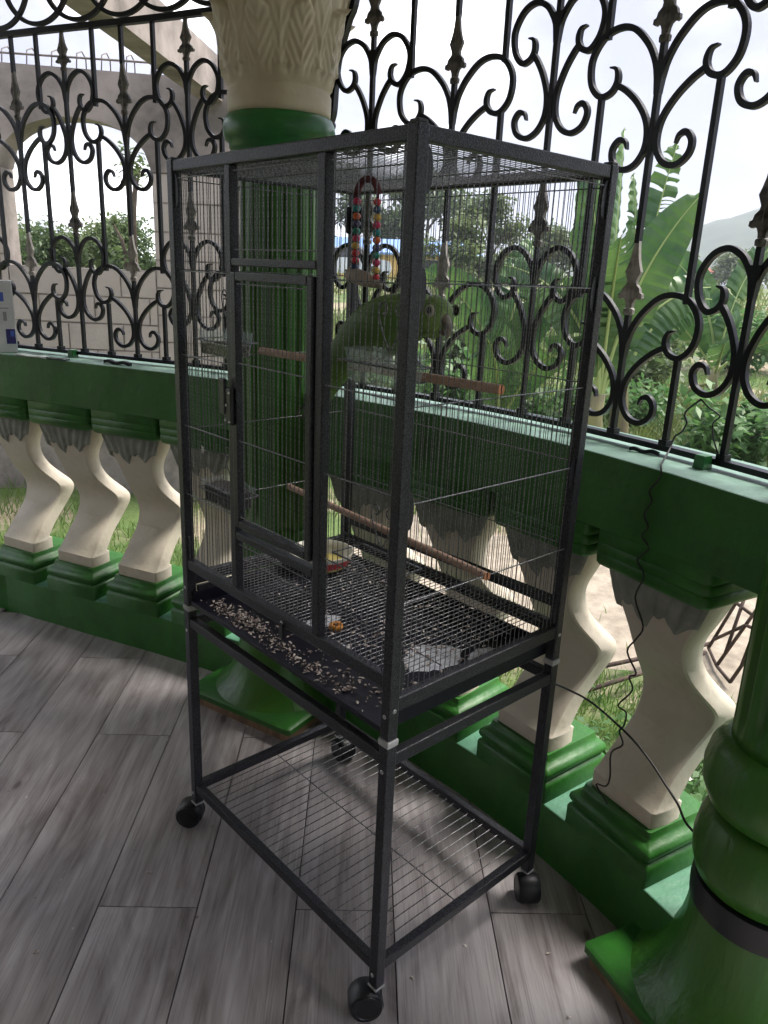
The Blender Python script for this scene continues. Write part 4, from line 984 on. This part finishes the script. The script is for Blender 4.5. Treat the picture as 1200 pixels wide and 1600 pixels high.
M_ground = groundmat()
b = MB(); rad = [0.01] + list(np.geomspace(1.5, 900, 90)); NA = 120; rs = []
for q in rad:
    rs.append([(CX + q * math.cos(2 * PI * j / NA), CY + q * math.sin(2 * PI * j / NA), gz(CX + q * math.cos(2 * PI * j / NA), CY + q * math.sin(2 * PI * j / NA)) if q > RR + .1 else -.36) for j in range(NA)])
b.rings(rs, cap=False); tag(b.obj('ground', M_ground, None, True), kind='structure')
M_sand = mat('sandy_soil', (.36, .31, .25), .95, col2=(.22, .185, .145), vscale=9, bump=1.0, bscale=30, lo=.35, hi=.62)
b = MB(); path = []
N_ = 60
def pedge(i, sgn):
    a = i / N_; c = Vector((2.55, 3.0, 0)).lerp(Vector((4.4, -2.6, 0)), a); d = Vector((.92, .30, 0)); wd = .95 + .3 * mnoise.noise(Vector((a * 6, sgn * 3, 1))) + .12 * mnoise.noise(Vector((a * 25, sgn * 3, 2)))
    return c + d * wd * sgn
pv = []
for i in range(N_ + 1):
    A_, B_ = pedge(i, -1), pedge(i, 1)
    pv.append([tuple(A_.lerp(B_, k / 10).to_tuple()[:2]) for k in range(11)])
b.rings([[(x, y, gz(x, y) + .012 - (.03 if k in (0, 10) else 0)) for k, (x, y) in enumerate(row)] for row in pv], cap=False, closed=False)
tag(b.obj('dirt_path', M_sand, None, True), kind='structure')

def mesh_np(name, verts, faces, mt, parent=None):
    me = bpy.data.meshes.new(name); me.vertices.add(len(verts)); me.vertices.foreach_set('co', np.asarray(verts, np.float32).ravel())
    nf, k = faces.shape; me.loops.add(nf * k); me.loops.foreach_set('vertex_index', faces.ravel().astype(np.int32)); me.polygons.add(nf)
    me.polygons.foreach_set('loop_start', np.arange(0, nf * k, k, dtype=np.int32)); me.polygons.foreach_set('loop_total', np.full(nf, k, np.int32))
    me.materials.append(mt); me.update(); me.validate(); o = bpy.data.objects.new(name, me); link(o, parent); return o
def blades(n, dmin, dmax, lat0, lat1, hmin, hmax, w, keep, name, mt, bend_=.5):
    Dv = dmin + (dmax - dmin) * rng.random(n) ** 1.6; lt = (lat0 + (lat1 - lat0) * rng.random(n)) * Dv
    x = CP.x + gA.x * Dv + rA.x * lt; y = CP.y + gA.y * Dv + rA.y * lt
    ok = np.hypot(x - CX, y - CY) > RR + .42
    x, y, Dv = x[ok], y[ok], Dv[ok]
    kk = np.array([keep(a, c) for a, c in zip(x, y)]); x, y, Dv = x[kk], y[kk], Dv[kk]; n = len(x)
    z = np.array([gz(a, c) for a, c in zip(x, y)])
    h = rng.uniform(hmin, hmax, n) * (0.8 + .04 * Dv); an = rng.uniform(0, 2 * PI, n); ww = w * (0.7 + .08 * Dv); lx, ly = rng.normal(0, bend_, n) * h, rng.normal(0, bend_, n) * h
    dx, dy = np.cos(an) * ww, np.sin(an) * ww
    v = np.stack([np.stack([x - dx, y - dy, z - .01], 1), np.stack([x + dx, y + dy, z - .01], 1), np.stack([x + lx * .45 + dx * .7, y + ly * .45 + dy * .7, z + h * .6], 1), np.stack([x + lx, y + ly, z + h], 1), np.stack([x + lx * .45 - dx * .7, y + ly * .45 - dy * .7, z + h * .6], 1)], 1).reshape(-1, 3)
    f = np.arange(n)[:, None] * 5 + np.array([[0, 1, 2, 4]]); f2 = np.arange(n)[:, None] * 5 + np.array([[4, 2, 3, 3]])
    me = mesh_np(name, v, np.concatenate([np.stack([f[:, 0], f[:, 1], f[:, 2]], 1), np.stack([f[:, 0], f[:, 2], f[:, 3]], 1), np.stack([f2[:, 0], f2[:, 1], f2[:, 2]], 1)]), mt)
    return me
def onpath(x, y):
    a = (3.0 - y) / 5.6; cx_ = 2.55 + (4.4 - 2.55) * a; return 0 < a < 1 and abs((x - cx_) * .92) < .85
def patch(x, y): return mnoise.noise(Vector((x * .8, y * .8, 9))) > -.25 and not (onpath(x, y) and random.random() < .965)
o = blades(60000, 2.2, 16, -.75, .75, .05, .14, .0035, patch, 'grass', M_grass); tag(o, 'short green grass on the ground beyond the balustrade', 'grass', kind='stuff')
o = blades(26000, 8, 30, -.6, .7, .15, .45, .009, lambda x, y: mnoise.noise(Vector((x * .25, y * .25, 2))) > -.1, 'tall_grass', leafmat('tall_grass_blade', (.07, .12, .03), (.20, .24, .08), .4, vs_=.6)); tag(o, 'taller rough grass in the garden beyond the path', 'grass', kind='stuff')

def leafquads(C_, L, wd, ori=None, droop=.25):
    n = len(C_); th_ = rng.uniform(0, 2 * PI, n); ph = rng.normal(.1, .6, n) if ori is None else ori
    d = np.stack([np.cos(th_) * np.cos(ph), np.sin(th_) * np.cos(ph), np.sin(ph)], 1); s_ = np.stack([-np.sin(th_), np.cos(th_), rng.normal(0, .45, n)], 1); s_ /= np.linalg.norm(s_, axis=1)[:, None]
    Lr = (L * rng.uniform(.6, 1.3, n))[:, None]; wr = (wd * rng.uniform(.7, 1.2, n))[:, None]
    up = np.array([[0, 0, 1.0]])
    a = C_; m1 = C_ + d * Lr * .5 + s_ * wr; m2 = C_ + d * Lr * .5 - s_ * wr; e = C_ + d * Lr - up * Lr * droop
    v = np.stack([a, m1, e, m2], 1).reshape(-1, 3); f = np.arange(n)[:, None] * 4 + np.array([[0, 1, 2, 3]])
    return v, f
# weeds right behind the balustrade
cl = []
for _ in range(1500):
    t = random.choice((random.uniform(-.42, -.02), random.uniform(-.42, .12))); q = RR + .42 + abs(random.gauss(0, .42)); x, y = CX + q * math.cos(t), CY + q * math.sin(t)
    if onpath(x, y) and random.random() < .8: continue
    h = random.uniform(.04, .30) * math.exp(-max(0, q - RR - .5) * .9)
    for k in range(5): cl.append((x + random.gauss(0, .035), y + random.gauss(0, .035), gz(x, y) + h * random.uniform(.3, 1)))
v, f = leafquads(np.array(cl), .055, .017); o = mesh_np('weeds', v, f, M_shrub); tag(o, 'low leafy weeds growing against the outside of the right balustrade', 'weeds', kind='stuff')
pet = []
pb = MB()
for _ in range(26):
    t = random.uniform(-.30, -.05); q = RR + random.uniform(.45, .95); c = Vector((CX + q * math.cos(t), CY + q * math.sin(t), -.36 + random.uniform(.2, .33)))
    for k in range(5):
        a = k * 2 * PI / 5 + random.random() * .3; u = Vector((math.cos(a), math.sin(a), .35)); s_ = Vector((-math.sin(a), math.cos(a), 0))
        pb.add([c, c + u * .007 + s_ * .004, c + u * .014, c + u * .007 - s_ * .004], [(0, 1, 2, 3)])
tag(pb.obj('weed_flowers', M_petal), 'tiny white flowers among the weeds beyond the balusters', 'flowers', kind='stuff')

# neighbour's bare concrete frame with an arch and a block wall
cf = thing('concrete_frame', 'unfinished concrete and block porch frame with an arched opening, left background', 'building', PT(6.1, -1.9, -.36), math.atan2(rA.y, rA.x))
CFI = Vector((-1.9, 0, -.36))        # local: x = lat + 1.9, y = depth - 6.1, z = height + .36
def L3(lat, dp, z): return (lat + 1.9, dp - 6.1, z + .36)
b = MB(); arcp = []
a0, a1, zc, zs = -2.90, -1.79, 2.47, 2.13
nA = 26
ou = [L3(-6.0, 6.0, 2.80), L3(-.78, 6.0, 2.76)]
front = []; 
for dp in (6.0, 6.24):
    row = []
    for i in range(nA + 1):
        lt = a0 + (a1 - a0) * i / nA; u = (lt - (a0 + a1) / 2) / ((a1 - a0) / 2); row.append(L3(lt, dp, zs + (zc - zs) * math.sqrt(max(0, 1 - u * u)) ** 1.0))
    front.append(row)
topz = lambda lt: 2.80 - .035 * (lt + 2.9)
rsx = []
for i in range(nA + 1):
    lt = a0 + (a1 - a0) * i / nA
    rsx.append([front[0][i], L3(lt, 6.0, topz(lt)), L3(lt, 6.24, topz(lt)), front[1][i]])
b.rings(rsx)
b.box(*[v_ for pr_ in zip(L3(-6.0, 6.0, 2.13), L3(a0, 6.24, topz(-2.9))) for v_ in pr_]); b.box(*[v_ for pr_ in zip(L3(a1, 6.0, 2.13), L3(-.78, 6.24, 2.76)) for v_ in pr_])
b.obj('arch_beam', M_concrete, cf)
b = MB(); b.box(*[v_ for pr_ in zip(L3(-6.0, 6.012, -.36), L3(a0 - .002, 6.228, 2.128)) for v_ in pr_]).box(*[v_ for pr_ in zip(L3(a0, 6.012, -.36), L3(a1, 6.228, 1.445)) for v_ in pr_]).box(*[v_ for pr_ in zip(L3(a1, 6.012, -.36), L3(-.79, 6.228, 2.128)) for v_ in pr_])
b.obj('mortar_core', M_mortar, cf)
bl = {}
def block(lt0, lt1, z0, z1):
    Lb, Hb = lt1 - lt0 - .012, z1 - z0 - .012
    k = (round(Lb, 3), round(Hb, 3))
    if k not in bl:
        q = MB(); q.box(-Lb / 2, Lb / 2, -.118, .118, -Hb / 2, Hb / 2); bl[k] = q.mesh('block', M_block)
    o = inst(bl[k], 'block', cf, L3((lt0 + lt1) / 2, 6.12 + random.uniform(-.003, .003), (z0 + z1) / 2)); return o
def blockwall(l0, l1, z0, z1, Lb=.42, Hb=.2, flip=0):
    z = z1; row = flip
    while z > z0 + .02:
        zb = max(z0, z - Hb); x = l0 - (Lb / 2 if row % 2 else 0)
        while x < l1 - .01:
            xa, xb = max(x, l0), min(x + Lb, l1)
            if xb - xa > .05: block(xa, xb, zb, z)
            x += Lb
        z = zb; row += 1
blockwall(a0, a1, .5, 1.445); blockwall(a1, -.79, .5, 2.125, flip=1); blockwall(-3.8, a0, .5, 2.125, flip=1)
b = MB()
def bar3(p, q, w, h):
    p, q = Vector(p), Vector(q); d = (q - p).normalized(); s_ = Vector((0, 0, 1)).cross(d).normalized() * w / 2; u = Vector((0, 0, h))
    b.rings([[tuple(p - s_), tuple(p + s_), tuple(p + s_ + u), tuple(p - s_ + u)], [tuple(q - s_), tuple(q + s_), tuple(q + s_ + u), tuple(q - s_ + u)]])
bar3(L3(-1.495, 3.34, 2.60), L3(-1.335, 5.998, 2.605), .15, .265); b.obj('tie_beam', M_concrete, cf)
M_rust = mat('rusty_steel', (.10, .06, .045), .8, col2=(.05, .035, .032), vscale=30, lo=.35, hi=.65)
M_rebar = mat('rebar', (.22, .19, .18), .7, var=.4, vscale=20)
for z_, dp in ((2.872, 6.05), (2.90, 6.19)): MB().tube([L3(-6, dp, z_ + .005), L3(-3, dp, z_), L3(-.8, dp, z_ - .05)], .007, 6).obj('rebar', M_rebar, cf, True)
for k in range(9):
    lt = -3.0 + k * .175; z_ = 2.895 - .012 * k * .3
    MB().tube([L3(lt, 6.05, topz(lt) - .01), L3(lt + .01, 6.05, z_), L3(lt + .02, 6.12, z_ + .03), L3(lt + .02, 6.19, z_), L3(lt + .02, 6.19, topz(lt) - .01)], .005, 5).obj('stirrup', M_rebar, cf, True)

# leaning rusty lattice behind the right baluster
rk = thing('metal_lattice', 'rusty welded metal lattice leaning on the ground behind the largest baluster', 'metal frame', (2.9, .55, -.33))
RKO = Vector(rk.location)
def rod(p, q, r=.009): MB().tube([tuple(Vector(p) - RKO), tuple(Vector(q) - RKO)], r, 6).obj('rod', M_rust, rk, True)
e0, e1 = Vector((2.93, .62, -.32)), Vector((3.07, .50, .16)); f0, f1 = Vector((2.77, .50, -.32)), Vector((2.93, .36, .14)); h0, h1 = Vector((2.66, .38, -.32)), Vector((2.80, .25, .13))
for p, q in ((e0, e1), (f0, f1), (h0, h1), (e0, f0), (f0, h0), (e1, f1), (f1, h1), (e0.lerp(e1, .55), f0.lerp(f1, .62)), (f0.lerp(f1, .5), h0.lerp(h1, .6)), (e0.lerp(e1, .85), f0.lerp(f1, .15)), (f0.lerp(f1, .9), h0.lerp(h1, .2)), (e0.lerp(e1, .1), f0.lerp(f1, .5))): rod(p, q)
rod((2.20, .86, -.30), (2.95, .62, -.30), .011); rod((1.98, .76, -.30), (2.8, .58, -.29), .011)

# banana plants ------------------------------------------------------------
M_bstem = mat('banana_stem', (.22, .22, .09), .6, col2=(.11, .085, .05), vscale=9, stretch=(1, 1, .3), lo=.35, hi=.65)
M_midrib = mat('banana_midrib', (.28, .36, .13), .5)
def banana_leaf(th, base, az, elev, L, wd, curl, tear, roll, off, mt=None, face=False):
    n = 60; pts = []; d_el = elev; p = Vector(base)
    for i in range(n + 1):
        pts.append(p.copy()); e = elev - curl * (i / n) ** 1.6; p += Vector((math.cos(az) * math.cos(e), math.sin(az) * math.cos(e), math.sin(e))) * (L / n)
    b = MB(); t0 = .14
    for side in (-1, 1):
        prev = None; shear = 0
        for i in range(int(n * t0), n + 1):
            f = (i / n - t0) / (1 - t0); w = wd * (math.sin(PI * min(1, f * .93 + .05)) ** .55) * (1 if f < .97 else .5)
            tg = (pts[min(i + 1, n)] - pts[max(i - 1, 0)]).normalized(); s_ = gA.cross(tg) if roll is not None and face else tg.cross(Vector((0, 0, 1)));
            if s_.length < .05: s_ = Vector((-math.sin(az), math.cos(az), 0))
            s_.normalize(); s_ = (Matrix.Rotation(roll, 3, tg) @ s_); nn = s_.cross(tg).normalized(); r_ = [pts[i] - off]
            for k, (q, dz) in enumerate(((.35, .05), (.7, .06), (1.0, .0))):
                r_.append(pts[i] - off + s_ * side * w * q + nn * (w * dz * 1.6 - w * .18 * q * q) + tg * (.12 * w * q) + nn * .010 * math.sin(i * 2.1 + q) * q + nn * random.uniform(-.006, .006) * q)
            if prev is not None:
                if random.random() < tear * .6:   # a split between two strips of blade
                    for k in (1, 2, 3): r_[k] = r_[k] - nn * w * .22 * random.random() + tg * .02
                    prev2 = [prev[0]] + [prev[k].lerp(r_[k], -.15) for k in (1, 2, 3)]
                    mid = [prev[0].lerp(r_[0], .5)] + [prev[k].lerp(r_[k], .25) for k in (1, 2, 3)]
                    b.rings([prev, mid], cap=False, closed=False)
                else: b.rings([prev, r_], cap=False, closed=False)
            prev = r_
    lf = b.obj('banana_leaf', mt or M_banana, th, True)
    MB().tube([tuple(q - off) for q in pts[::3]], list(np.linspace(.022, .004, len(pts[::3]))), 6).obj('midrib', M_midrib, lf, True)
def banana(Dp, lat, label, leaves, H, seed, dry=2):
    random.seed(seed); base = PT(Dp, lat, 0); base.z = gz(base.x, base.y)
    th = thing('banana_plant', label, 'banana plant', base, group='banana plants in the garden')
    MB().tube([(0, 0, -.1), (.02, .0, H * .4), (.0, .03, H * .8), (0, 0, H)], [.12, .10, .075, .05], 14).obj('stem', M_bstem, th, True)
    razi = math.atan2(rA.y, rA.x)
    for (dl, zt, dd, wd, c, t, rl) in leaves:
        crown = base + Vector((0, 0, H * random.uniform(.85, 1.0)))
        tip = PT(Dp + dd, lat + dl, zt); v_ = tip - crown; L = v_.length * (1 + .12 * c)
        banana_leaf(th, crown, math.atan2(v_.y, v_.x), math.asin(max(-1, min(1, v_.z / v_.length))) + .36 * c, L, wd, c, t, rl, base, face=True)
    for k in range(dry):
        banana_leaf(th, base + Vector((0, 0, H * .75)), random.uniform(0, 2 * PI), -.2, H * .75, .10, 1.3, .5, .4, base, M_leaf_dry)
# leaves: tip offset to the camera's right, tip height, tip offset in depth, half width, curl, tear, roll
banana(6.3, 1.72, 'tall banana plant with big upright leaves just right of the cage', [(-.32, 2.30, -.1, .19, .25, .03, .35), (.02, 2.62, .3, .20, .15, .03, 1.15), (.50, 2.08, -.1, .21, .55, .05, -.25), (-.75, 1.55, .3, .2, 1.2, .15, .3), (.78, 1.45, .2, .2, 1.3, .1, -.3), (-.15, 1.75, -.6, .18, 1.4, .2, .2), (.3, 1.6, .7, .2, 1.2, .2, .3)], 1.0, 3)
banana(7.6, 2.30, 'banana plant with one torn leaf pointing up, right of the tallest one', [(.22, 2.70, .1, .20, .2, .45, .25), (-.10, 2.45, .2, .14, .2, .1, .9), (-.62, 1.95, -.1, .26, .7, .05, .2), (.75, 1.35, .2, .24, 1.3, .2, -.3), (.2, 1.4, .8, .22, 1.2, .2, .3), (-.5, 1.2, -.6, .22, 1.2, .2, .3)], 1.1, 5)
banana(11.0, 4.6, 'low spreading banana plant with drooping leaves at the right edge', [(1.5, 1.2, .0, .26, 1.0, .25, .9), (-1.6, 1.35, .2, .26, 1.0, .25, -.9), (.7, 2.0, .5, .25, 1.2, .2, .5), (-.4, 1.0, -1.3, .26, .9, .25, .3), (-.8, 1.9, .6, .24, 1.0, .25, -.5), (1.0, .9, -.8, .24, 1.0, .25, .6)], .8, 8)
banana(7.2, 1.05, 'banana plant with wide dark leaves seen through the right side of the cage', [(-.7, 1.45, .2, .24, 1.2, .1, -.5), (.7, 1.4, .2, .22, 1.3, .15, .5), (-.3, 1.0, -.9, .24, 1.1, .15, .3), (.25, 1.75, .5, .22, 1.0, .1, .3), (.5, .95, -.6, .2, 1.0, .1, .3)], .5, 11)
random.seed(21)

# trees and shrubs -----------------------------------------------------------
def tree(Dp, lat, H, spread, n, L, mt, label, crown_lo=.25, name='tree', group='trees beyond the garden', seedv=1):
    r2 = np.random.default_rng(seedv); random.seed(seedv); base = PT(Dp, lat, 0); base.z = gz(base.x, base.y)
    th = thing(name, label, 'tree', base, random.uniform(0, 6), group=group)
    tb_ = MB(); tb_.tube([(0, 0, -.2), (.05 * H * random.uniform(-.5, .5), .02 * H, H * .35), (0, 0, H * .85)], [.030 * H, .020 * H, .006 * H], 9)
    cen = []
    for k in range(11):
        a = random.uniform(0, 2 * PI); zz = H * (crown_lo + (1 - crown_lo) * random.random() ** .8); rr = spread * random.uniform(.35, 1.0) * math.sin(PI * min(.95, max(.12, (zz / H - crown_lo + .1) / (1.12 - crown_lo)))) ** .7
        c = (rr * math.cos(a), rr * math.sin(a), zz); cen.append((c, spread * random.uniform(.28, .48)))
        z0 = zz * random.uniform(.45, .7); tb_.tube([(0, 0, z0), (c[0] * .5, c[1] * .5, (z0 + zz) / 2 + .05 * H), c], [.012 * H, .008 * H, .003 * H], 6)
    cen.append(((0, 0, H * .93), spread * .35))
    tb_.obj('trunk', M_bark, th, True)
    P = []
    for c, s_ in cen:
        k = n // len(cen); q = r2.normal(0, 1, (k, 3)); q /= np.linalg.norm(q, axis=1)[:, None] + 1e-6; q *= (r2.random((k, 1)) ** .45) * s_ * np.array([[1, 1, .75]]); q *= (1 + .25 * np.sin(q[:, :1] * 9 / s_) * np.cos(q[:, 1:2] * 7 / s_)); P.append(q + np.array(c))
    v, f = leafquads(np.concatenate(P), L, L * .30); mesh_np('crown', v, f, mt, th); return th
T_ = [(14, -6.1, 1.95, 1.4, 7500, .10, M_leaf_mid, 'bushy green tree behind the block wall, left part of the arch'), (17, -8.3, 2.0, 1.6, 6500, .12, M_leaf_mid, 'dark bushy tree at the far left behind the block wall'), (13, -4.55, 2.15, 1.1, 7500, .09, M_leaf_mid, 'dark green tree behind the right edge of the arch'), (20, -7.6, 2.0, 1.8, 6500, .12, M_leaf_mid, 'hazy green tree behind the middle of the arch'),
      (44, -4.2, 5.6, 3.2, 6500, .30, M_leaf_dark, 'dark tall tree behind the blue roofed house, seen through the cage'), (46, 1.8, 5.4, 3.0, 6500, .32, M_leaf_dark, 'broad dark tree behind the right end of the blue roofed house'), (30, 3.6, 3.2, 1.7, 5000, .22, M_leaf_mid, 'olive tree behind the middle of the grille, through the cage side'), (42, 8.0, 2.6, 2.2, 4200, .28, M_leaf_mid, 'pale green tree in the distance behind the cage post'), (34, 10.6, 1.6, 1.8, 3600, .22, M_leaf_mid, 'rounded tree behind the banana plants'), (55, 17.0, 2.0, 2.2, 3600, .32, M_leaf_dark, 'dark tree left of the red roof in the far right'), (60, 26, 2.4, 2.6, 3600, .32, M_leaf_mid, 'tree under the hill at the right edge'), (48, -9.0, 6.0, 3.2, 4500, .36, M_leaf_mid, 'tall green tree behind the tall porch column'), (26, 2.0, 2.4, 1.3, 4200, .18, M_leaf_mid, 'low bushy tree right of the yellow wall')]
for i, (Dp, lat, H, sp, n, L, mt, lab) in enumerate(T_): tree(Dp, lat, H, sp, n, L, mt, lab, .15, seedv=40 + i)
# slender sapling in the arch
tree(9.5, -3.1, 3.0, .35, 260, .11, M_leaf_mid, 'thin sapling with few leaves standing in the arch', .45, seedv=77)
tree(8.4, -1.95, 2.6, .45, 420, .10, M_leaf_dark, 'thin leaning sapling beside the block pier', .4, seedv=78)
def shrub(Dp, lat, H, sp, n, L, mt, label, seedv):
    r2 = np.random.default_rng(seedv); base = PT(Dp, lat, 0); base.z = gz(base.x, base.y); th = thing('shrub', label, 'shrub', base, group='shrubs in the garden')
    sb_ = MB(); P = []
    for k in range(9):
        a = r2.uniform(0, 2 * PI); e = np.array([math.cos(a) * sp * r2.uniform(.2, .9), math.sin(a) * sp * r2.uniform(.2, .9), H * r2.uniform(.55, 1)])
        sb_.tube([(0, 0, -.05), tuple(e * np.array([.4, .4, .6])), tuple(e)], [.014, .010, .004], 5)
        t = r2.uniform(.35, 1.05, (n // 9, 1)); P.append(t * e[None] * np.array([[1, 1, 1]]) + r2.normal(0, sp * .16, (n // 9, 3)))
    sb_.obj('stems', M_bark, th, True); v, f = leafquads(np.concatenate(P), L, L * .33); mesh_np('foliage', v, f, mt, th)
shrub(8.0, 3.55, .8, .8, 1500, .13, M_shrub, 'leafy green shrub at the right edge below the grille scrolls', 1)
shrub(7.4, 1.75, .85, .5, 900, .14, M_shrub, 'broad leaved shrub at the foot of the banana plants', 2)
shrub(9.5, 2.9, .75, .7, 1100, .12, M_shrub, 'low green shrub between the banana plants and the path', 3)
shrub(8.6, .45, .9, .8, 1400, .14, M_shrub, 'dense shrub behind the parrot perch end', 4)
shrub(10.5, -.4, .7, .7, 1000, .12, M_leaf_mid, 'small shrub on the lawn left of the parrot', 5)
shrub(13, 4.2, 1.0, 1.1, 1300, .16, M_leaf_mid, 'grassy yellow green shrub in the middle distance at the right', 6)
shrub(14, 1.3, 1.1, 1.0, 1300, .16, M_leaf_dark, 'dark shrub in the middle distance behind the cage side', 7)
shrub(16, 7.0, 1.1, 1.3, 1400, .18, M_shrub, 'wide shrub near the red roofed house', 8)
# heap of dry banana leaves
hd_ = thing('dry_leaf_heap', 'brown heap of dead banana leaves on the ground right of the cage', 'leaf heap', PT(7.6, 2.35, -.3)); 
for k in range(7):
    banana_leaf(hd_, Vector(hd_.location) + Vector((random.gauss(0, .12), random.gauss(0, .12), .02)), random.uniform(0, 6.28), random.uniform(.5, 1.1), random.uniform(.5, .8), .05, 1.9, .3, .5, Vector(hd_.location), M_leaf_dry)
# white plastic scrap
pc = MB(); pc.grid(lambda u, v: (.16 * (u - .5), .12 * (v - .5), .03 + .05 * mnoise.noise(Vector((u * 4, v * 4, 2)))), 8, 8); o = pc.obj('plastic_scrap', mat('white_plastic', (.6, .64, .75), .4)); o.location = PT(10.2, 4.05, 0); o.location.z = gz(o.location.x, o.location.y) + .12; tag(o, 'crumpled white plastic scrap lying in the grass at the right', 'plastic scrap')

# houses, car and hill ---------------------------------------------------------
M_yellow = mat('yellow_wall', (.72, .47, .16), .8, var=.12, vscale=1.5); M_bluer = mat('blue_metal_roof', (.22, .36, .66), .4, var=.15, vscale=2); M_redr = mat('red_tile_roof', (.42, .15, .10), .7, var=.3, vscale=3); M_palew = mat('pale_wall', (.62, .58, .52), .8, var=.1); M_glass = mat('dark_window', (.03, .035, .04), .15)
def house(Dp, lat, Lx, Ly, Hw, Hr, wm, rm, label, rz=0, over=.4, zadd=0):
    base = PT(Dp, lat, 0); base.z = gz(base.x, base.y) + zadd
    th = thing('house', label, 'house', base, math.atan2(rA.y, rA.x) + rz, 'houses beyond the garden')
    b = MB(); b.box(-Lx / 2, Lx / 2, -Ly / 2, Ly / 2, -.5, Hw); b.obj('wall', wm, th)
    b = MB(); a, c = Lx / 2 + over, Ly / 2 + over
    b.add([(-a, -c, Hw + .002), (a, -c, Hw + .002), (a, c, Hw + .002), (-a, c, Hw + .002), (-a, 0, Hw + Hr), (a, 0, Hw + Hr), (-a, -c, Hw - .1), (a, -c, Hw - .1)], [(0, 1, 5, 4), (3, 4, 5, 2), (0, 4, 3), (1, 2, 5), (0, 3, 2, 1), (0, 6, 7, 1)])
    b.obj('roof', rm, th)
    for k in range(3):
        x = -Lx / 2 + Lx * (k + .5) / 3; f_ = MB(); f_.box(x - .55, x + .55, -Ly / 2 - .04, -Ly / 2 + .02, Hw * .42, Hw * .80); fo = f_.obj('window', M_palew, th)
        g_ = MB(); g_.box(x - .47, x + .47, -Ly / 2 - .05, -Ly / 2 - .042, Hw * .46, Hw * .77); g_.obj('pane', M_glass, fo)
house(40, -2.3, 12.0, 4.0, 1.15, .68, M_yellow, M_bluer, 'long yellow house with a light blue roof, seen through the cage', zadd=0.0)
house(62, 19.5, 7, 5, 1.3, .75, M_palew, M_redr, 'small house with a red roof at the far right under the hill')
M_car = mat('white_car_paint', (.62, .66, .72), .25); M_tyre = mat('tyre', (.02, .02, .02), .8)
cr_ = thing('parked_car', 'white car parked in front of the yellow house', 'car', PT(33, -2.1, 0), math.atan2(rA.y, rA.x)); cr_.location.z = gz(cr_.location.x, cr_.location.y)
prof = [(-1.9, .3), (-1.95, .62), (-1.8, .78), (-.95, .86), (-.45, 1.30), (.75, 1.34), (1.35, .92), (1.9, .82), (1.98, .55), (1.9, .3)]
b = MB(); b.rings([[(x, y * (1 - .12 * (z > 1)), z) for x, z in prof] for y in (-.78, -.74, .74, .78)]); b.obj('car_body', M_car, cr_, True, 30)
b = MB(); b.rings([[(-.82, y, .9), (-.42, y * .9, 1.25), (.70, y * .9, 1.28), (1.1, y, .93)] for y in (-.786, .786)]); b.obj('windows', M_glass, cr_)
for x in (-1.2, 1.25):
    for y in (-.70, .70):
        w_ = MB(); w_.lathe([(.02, -.1), (.30, -.1), (.32, -.06), (.32, .06), (.30, .1), (.02, .1)], 20); wo_ = w_.obj('wheel', M_tyre, cr_, True, 40, loc=(x, y, .32)); wo_.rotation_euler = (PI / 2, 0, 0)
M_hill = mat('hill_forest', (.075, .10, .065), .95, col2=(.045, .065, .04), vscale=.05, bump=1.0, bscale=.3)
b = MB()
def hillpt(u, v):
    az = -.42 + 1.5 * u; D0 = 330 + 260 * v
    ridge = 3 + 62 / (1 + math.exp(-(az - .37) / .095)) + 4 * math.sin(az * 7 + 1) * min(1, az * 2 + .9) + 3 * mnoise.noise(Vector((az * 14, 0, 0)))
    h = max(0, ridge * math.sin(PI * min(1, v * .9 + .02))) * (1 + .06 * mnoise.noise(Vector((az * 40, v * 8, 3))))
    p = Vector((CP.x, CP.y, 0)) + gA * (D0 * math.cos(az)) + rA * (D0 * math.sin(az)); return (p.x, p.y, h + 1.0)
b.grid(hillpt, 110, 22); tag(b.obj('hill', M_hill, None, True), kind='structure')

# ------------------------------------------------------------------ thin haze in the air
M_haze = bpy.data.materials.new('haze'); M_haze.use_nodes = True; hn = M_haze.node_tree; hn.nodes.remove(hn.nodes['Principled BSDF'])
pvn = hn.nodes.new('ShaderNodeVolumePrincipled'); pvn.inputs['Color'].default_value = (.80, .86, .95, 1); pvn.inputs['Density'].default_value = HAZE; pvn.inputs['Anisotropy'].default_value = .2
hn.links.new(pvn.outputs['Volume'], hn.nodes['Material Output'].inputs['Volume'])
if HAZE > 0:
    b = MB(); b.box(-960, 960, -960, 960, -8.0, 85.0); tag(b.obj('haze', M_haze), kind='stuff')
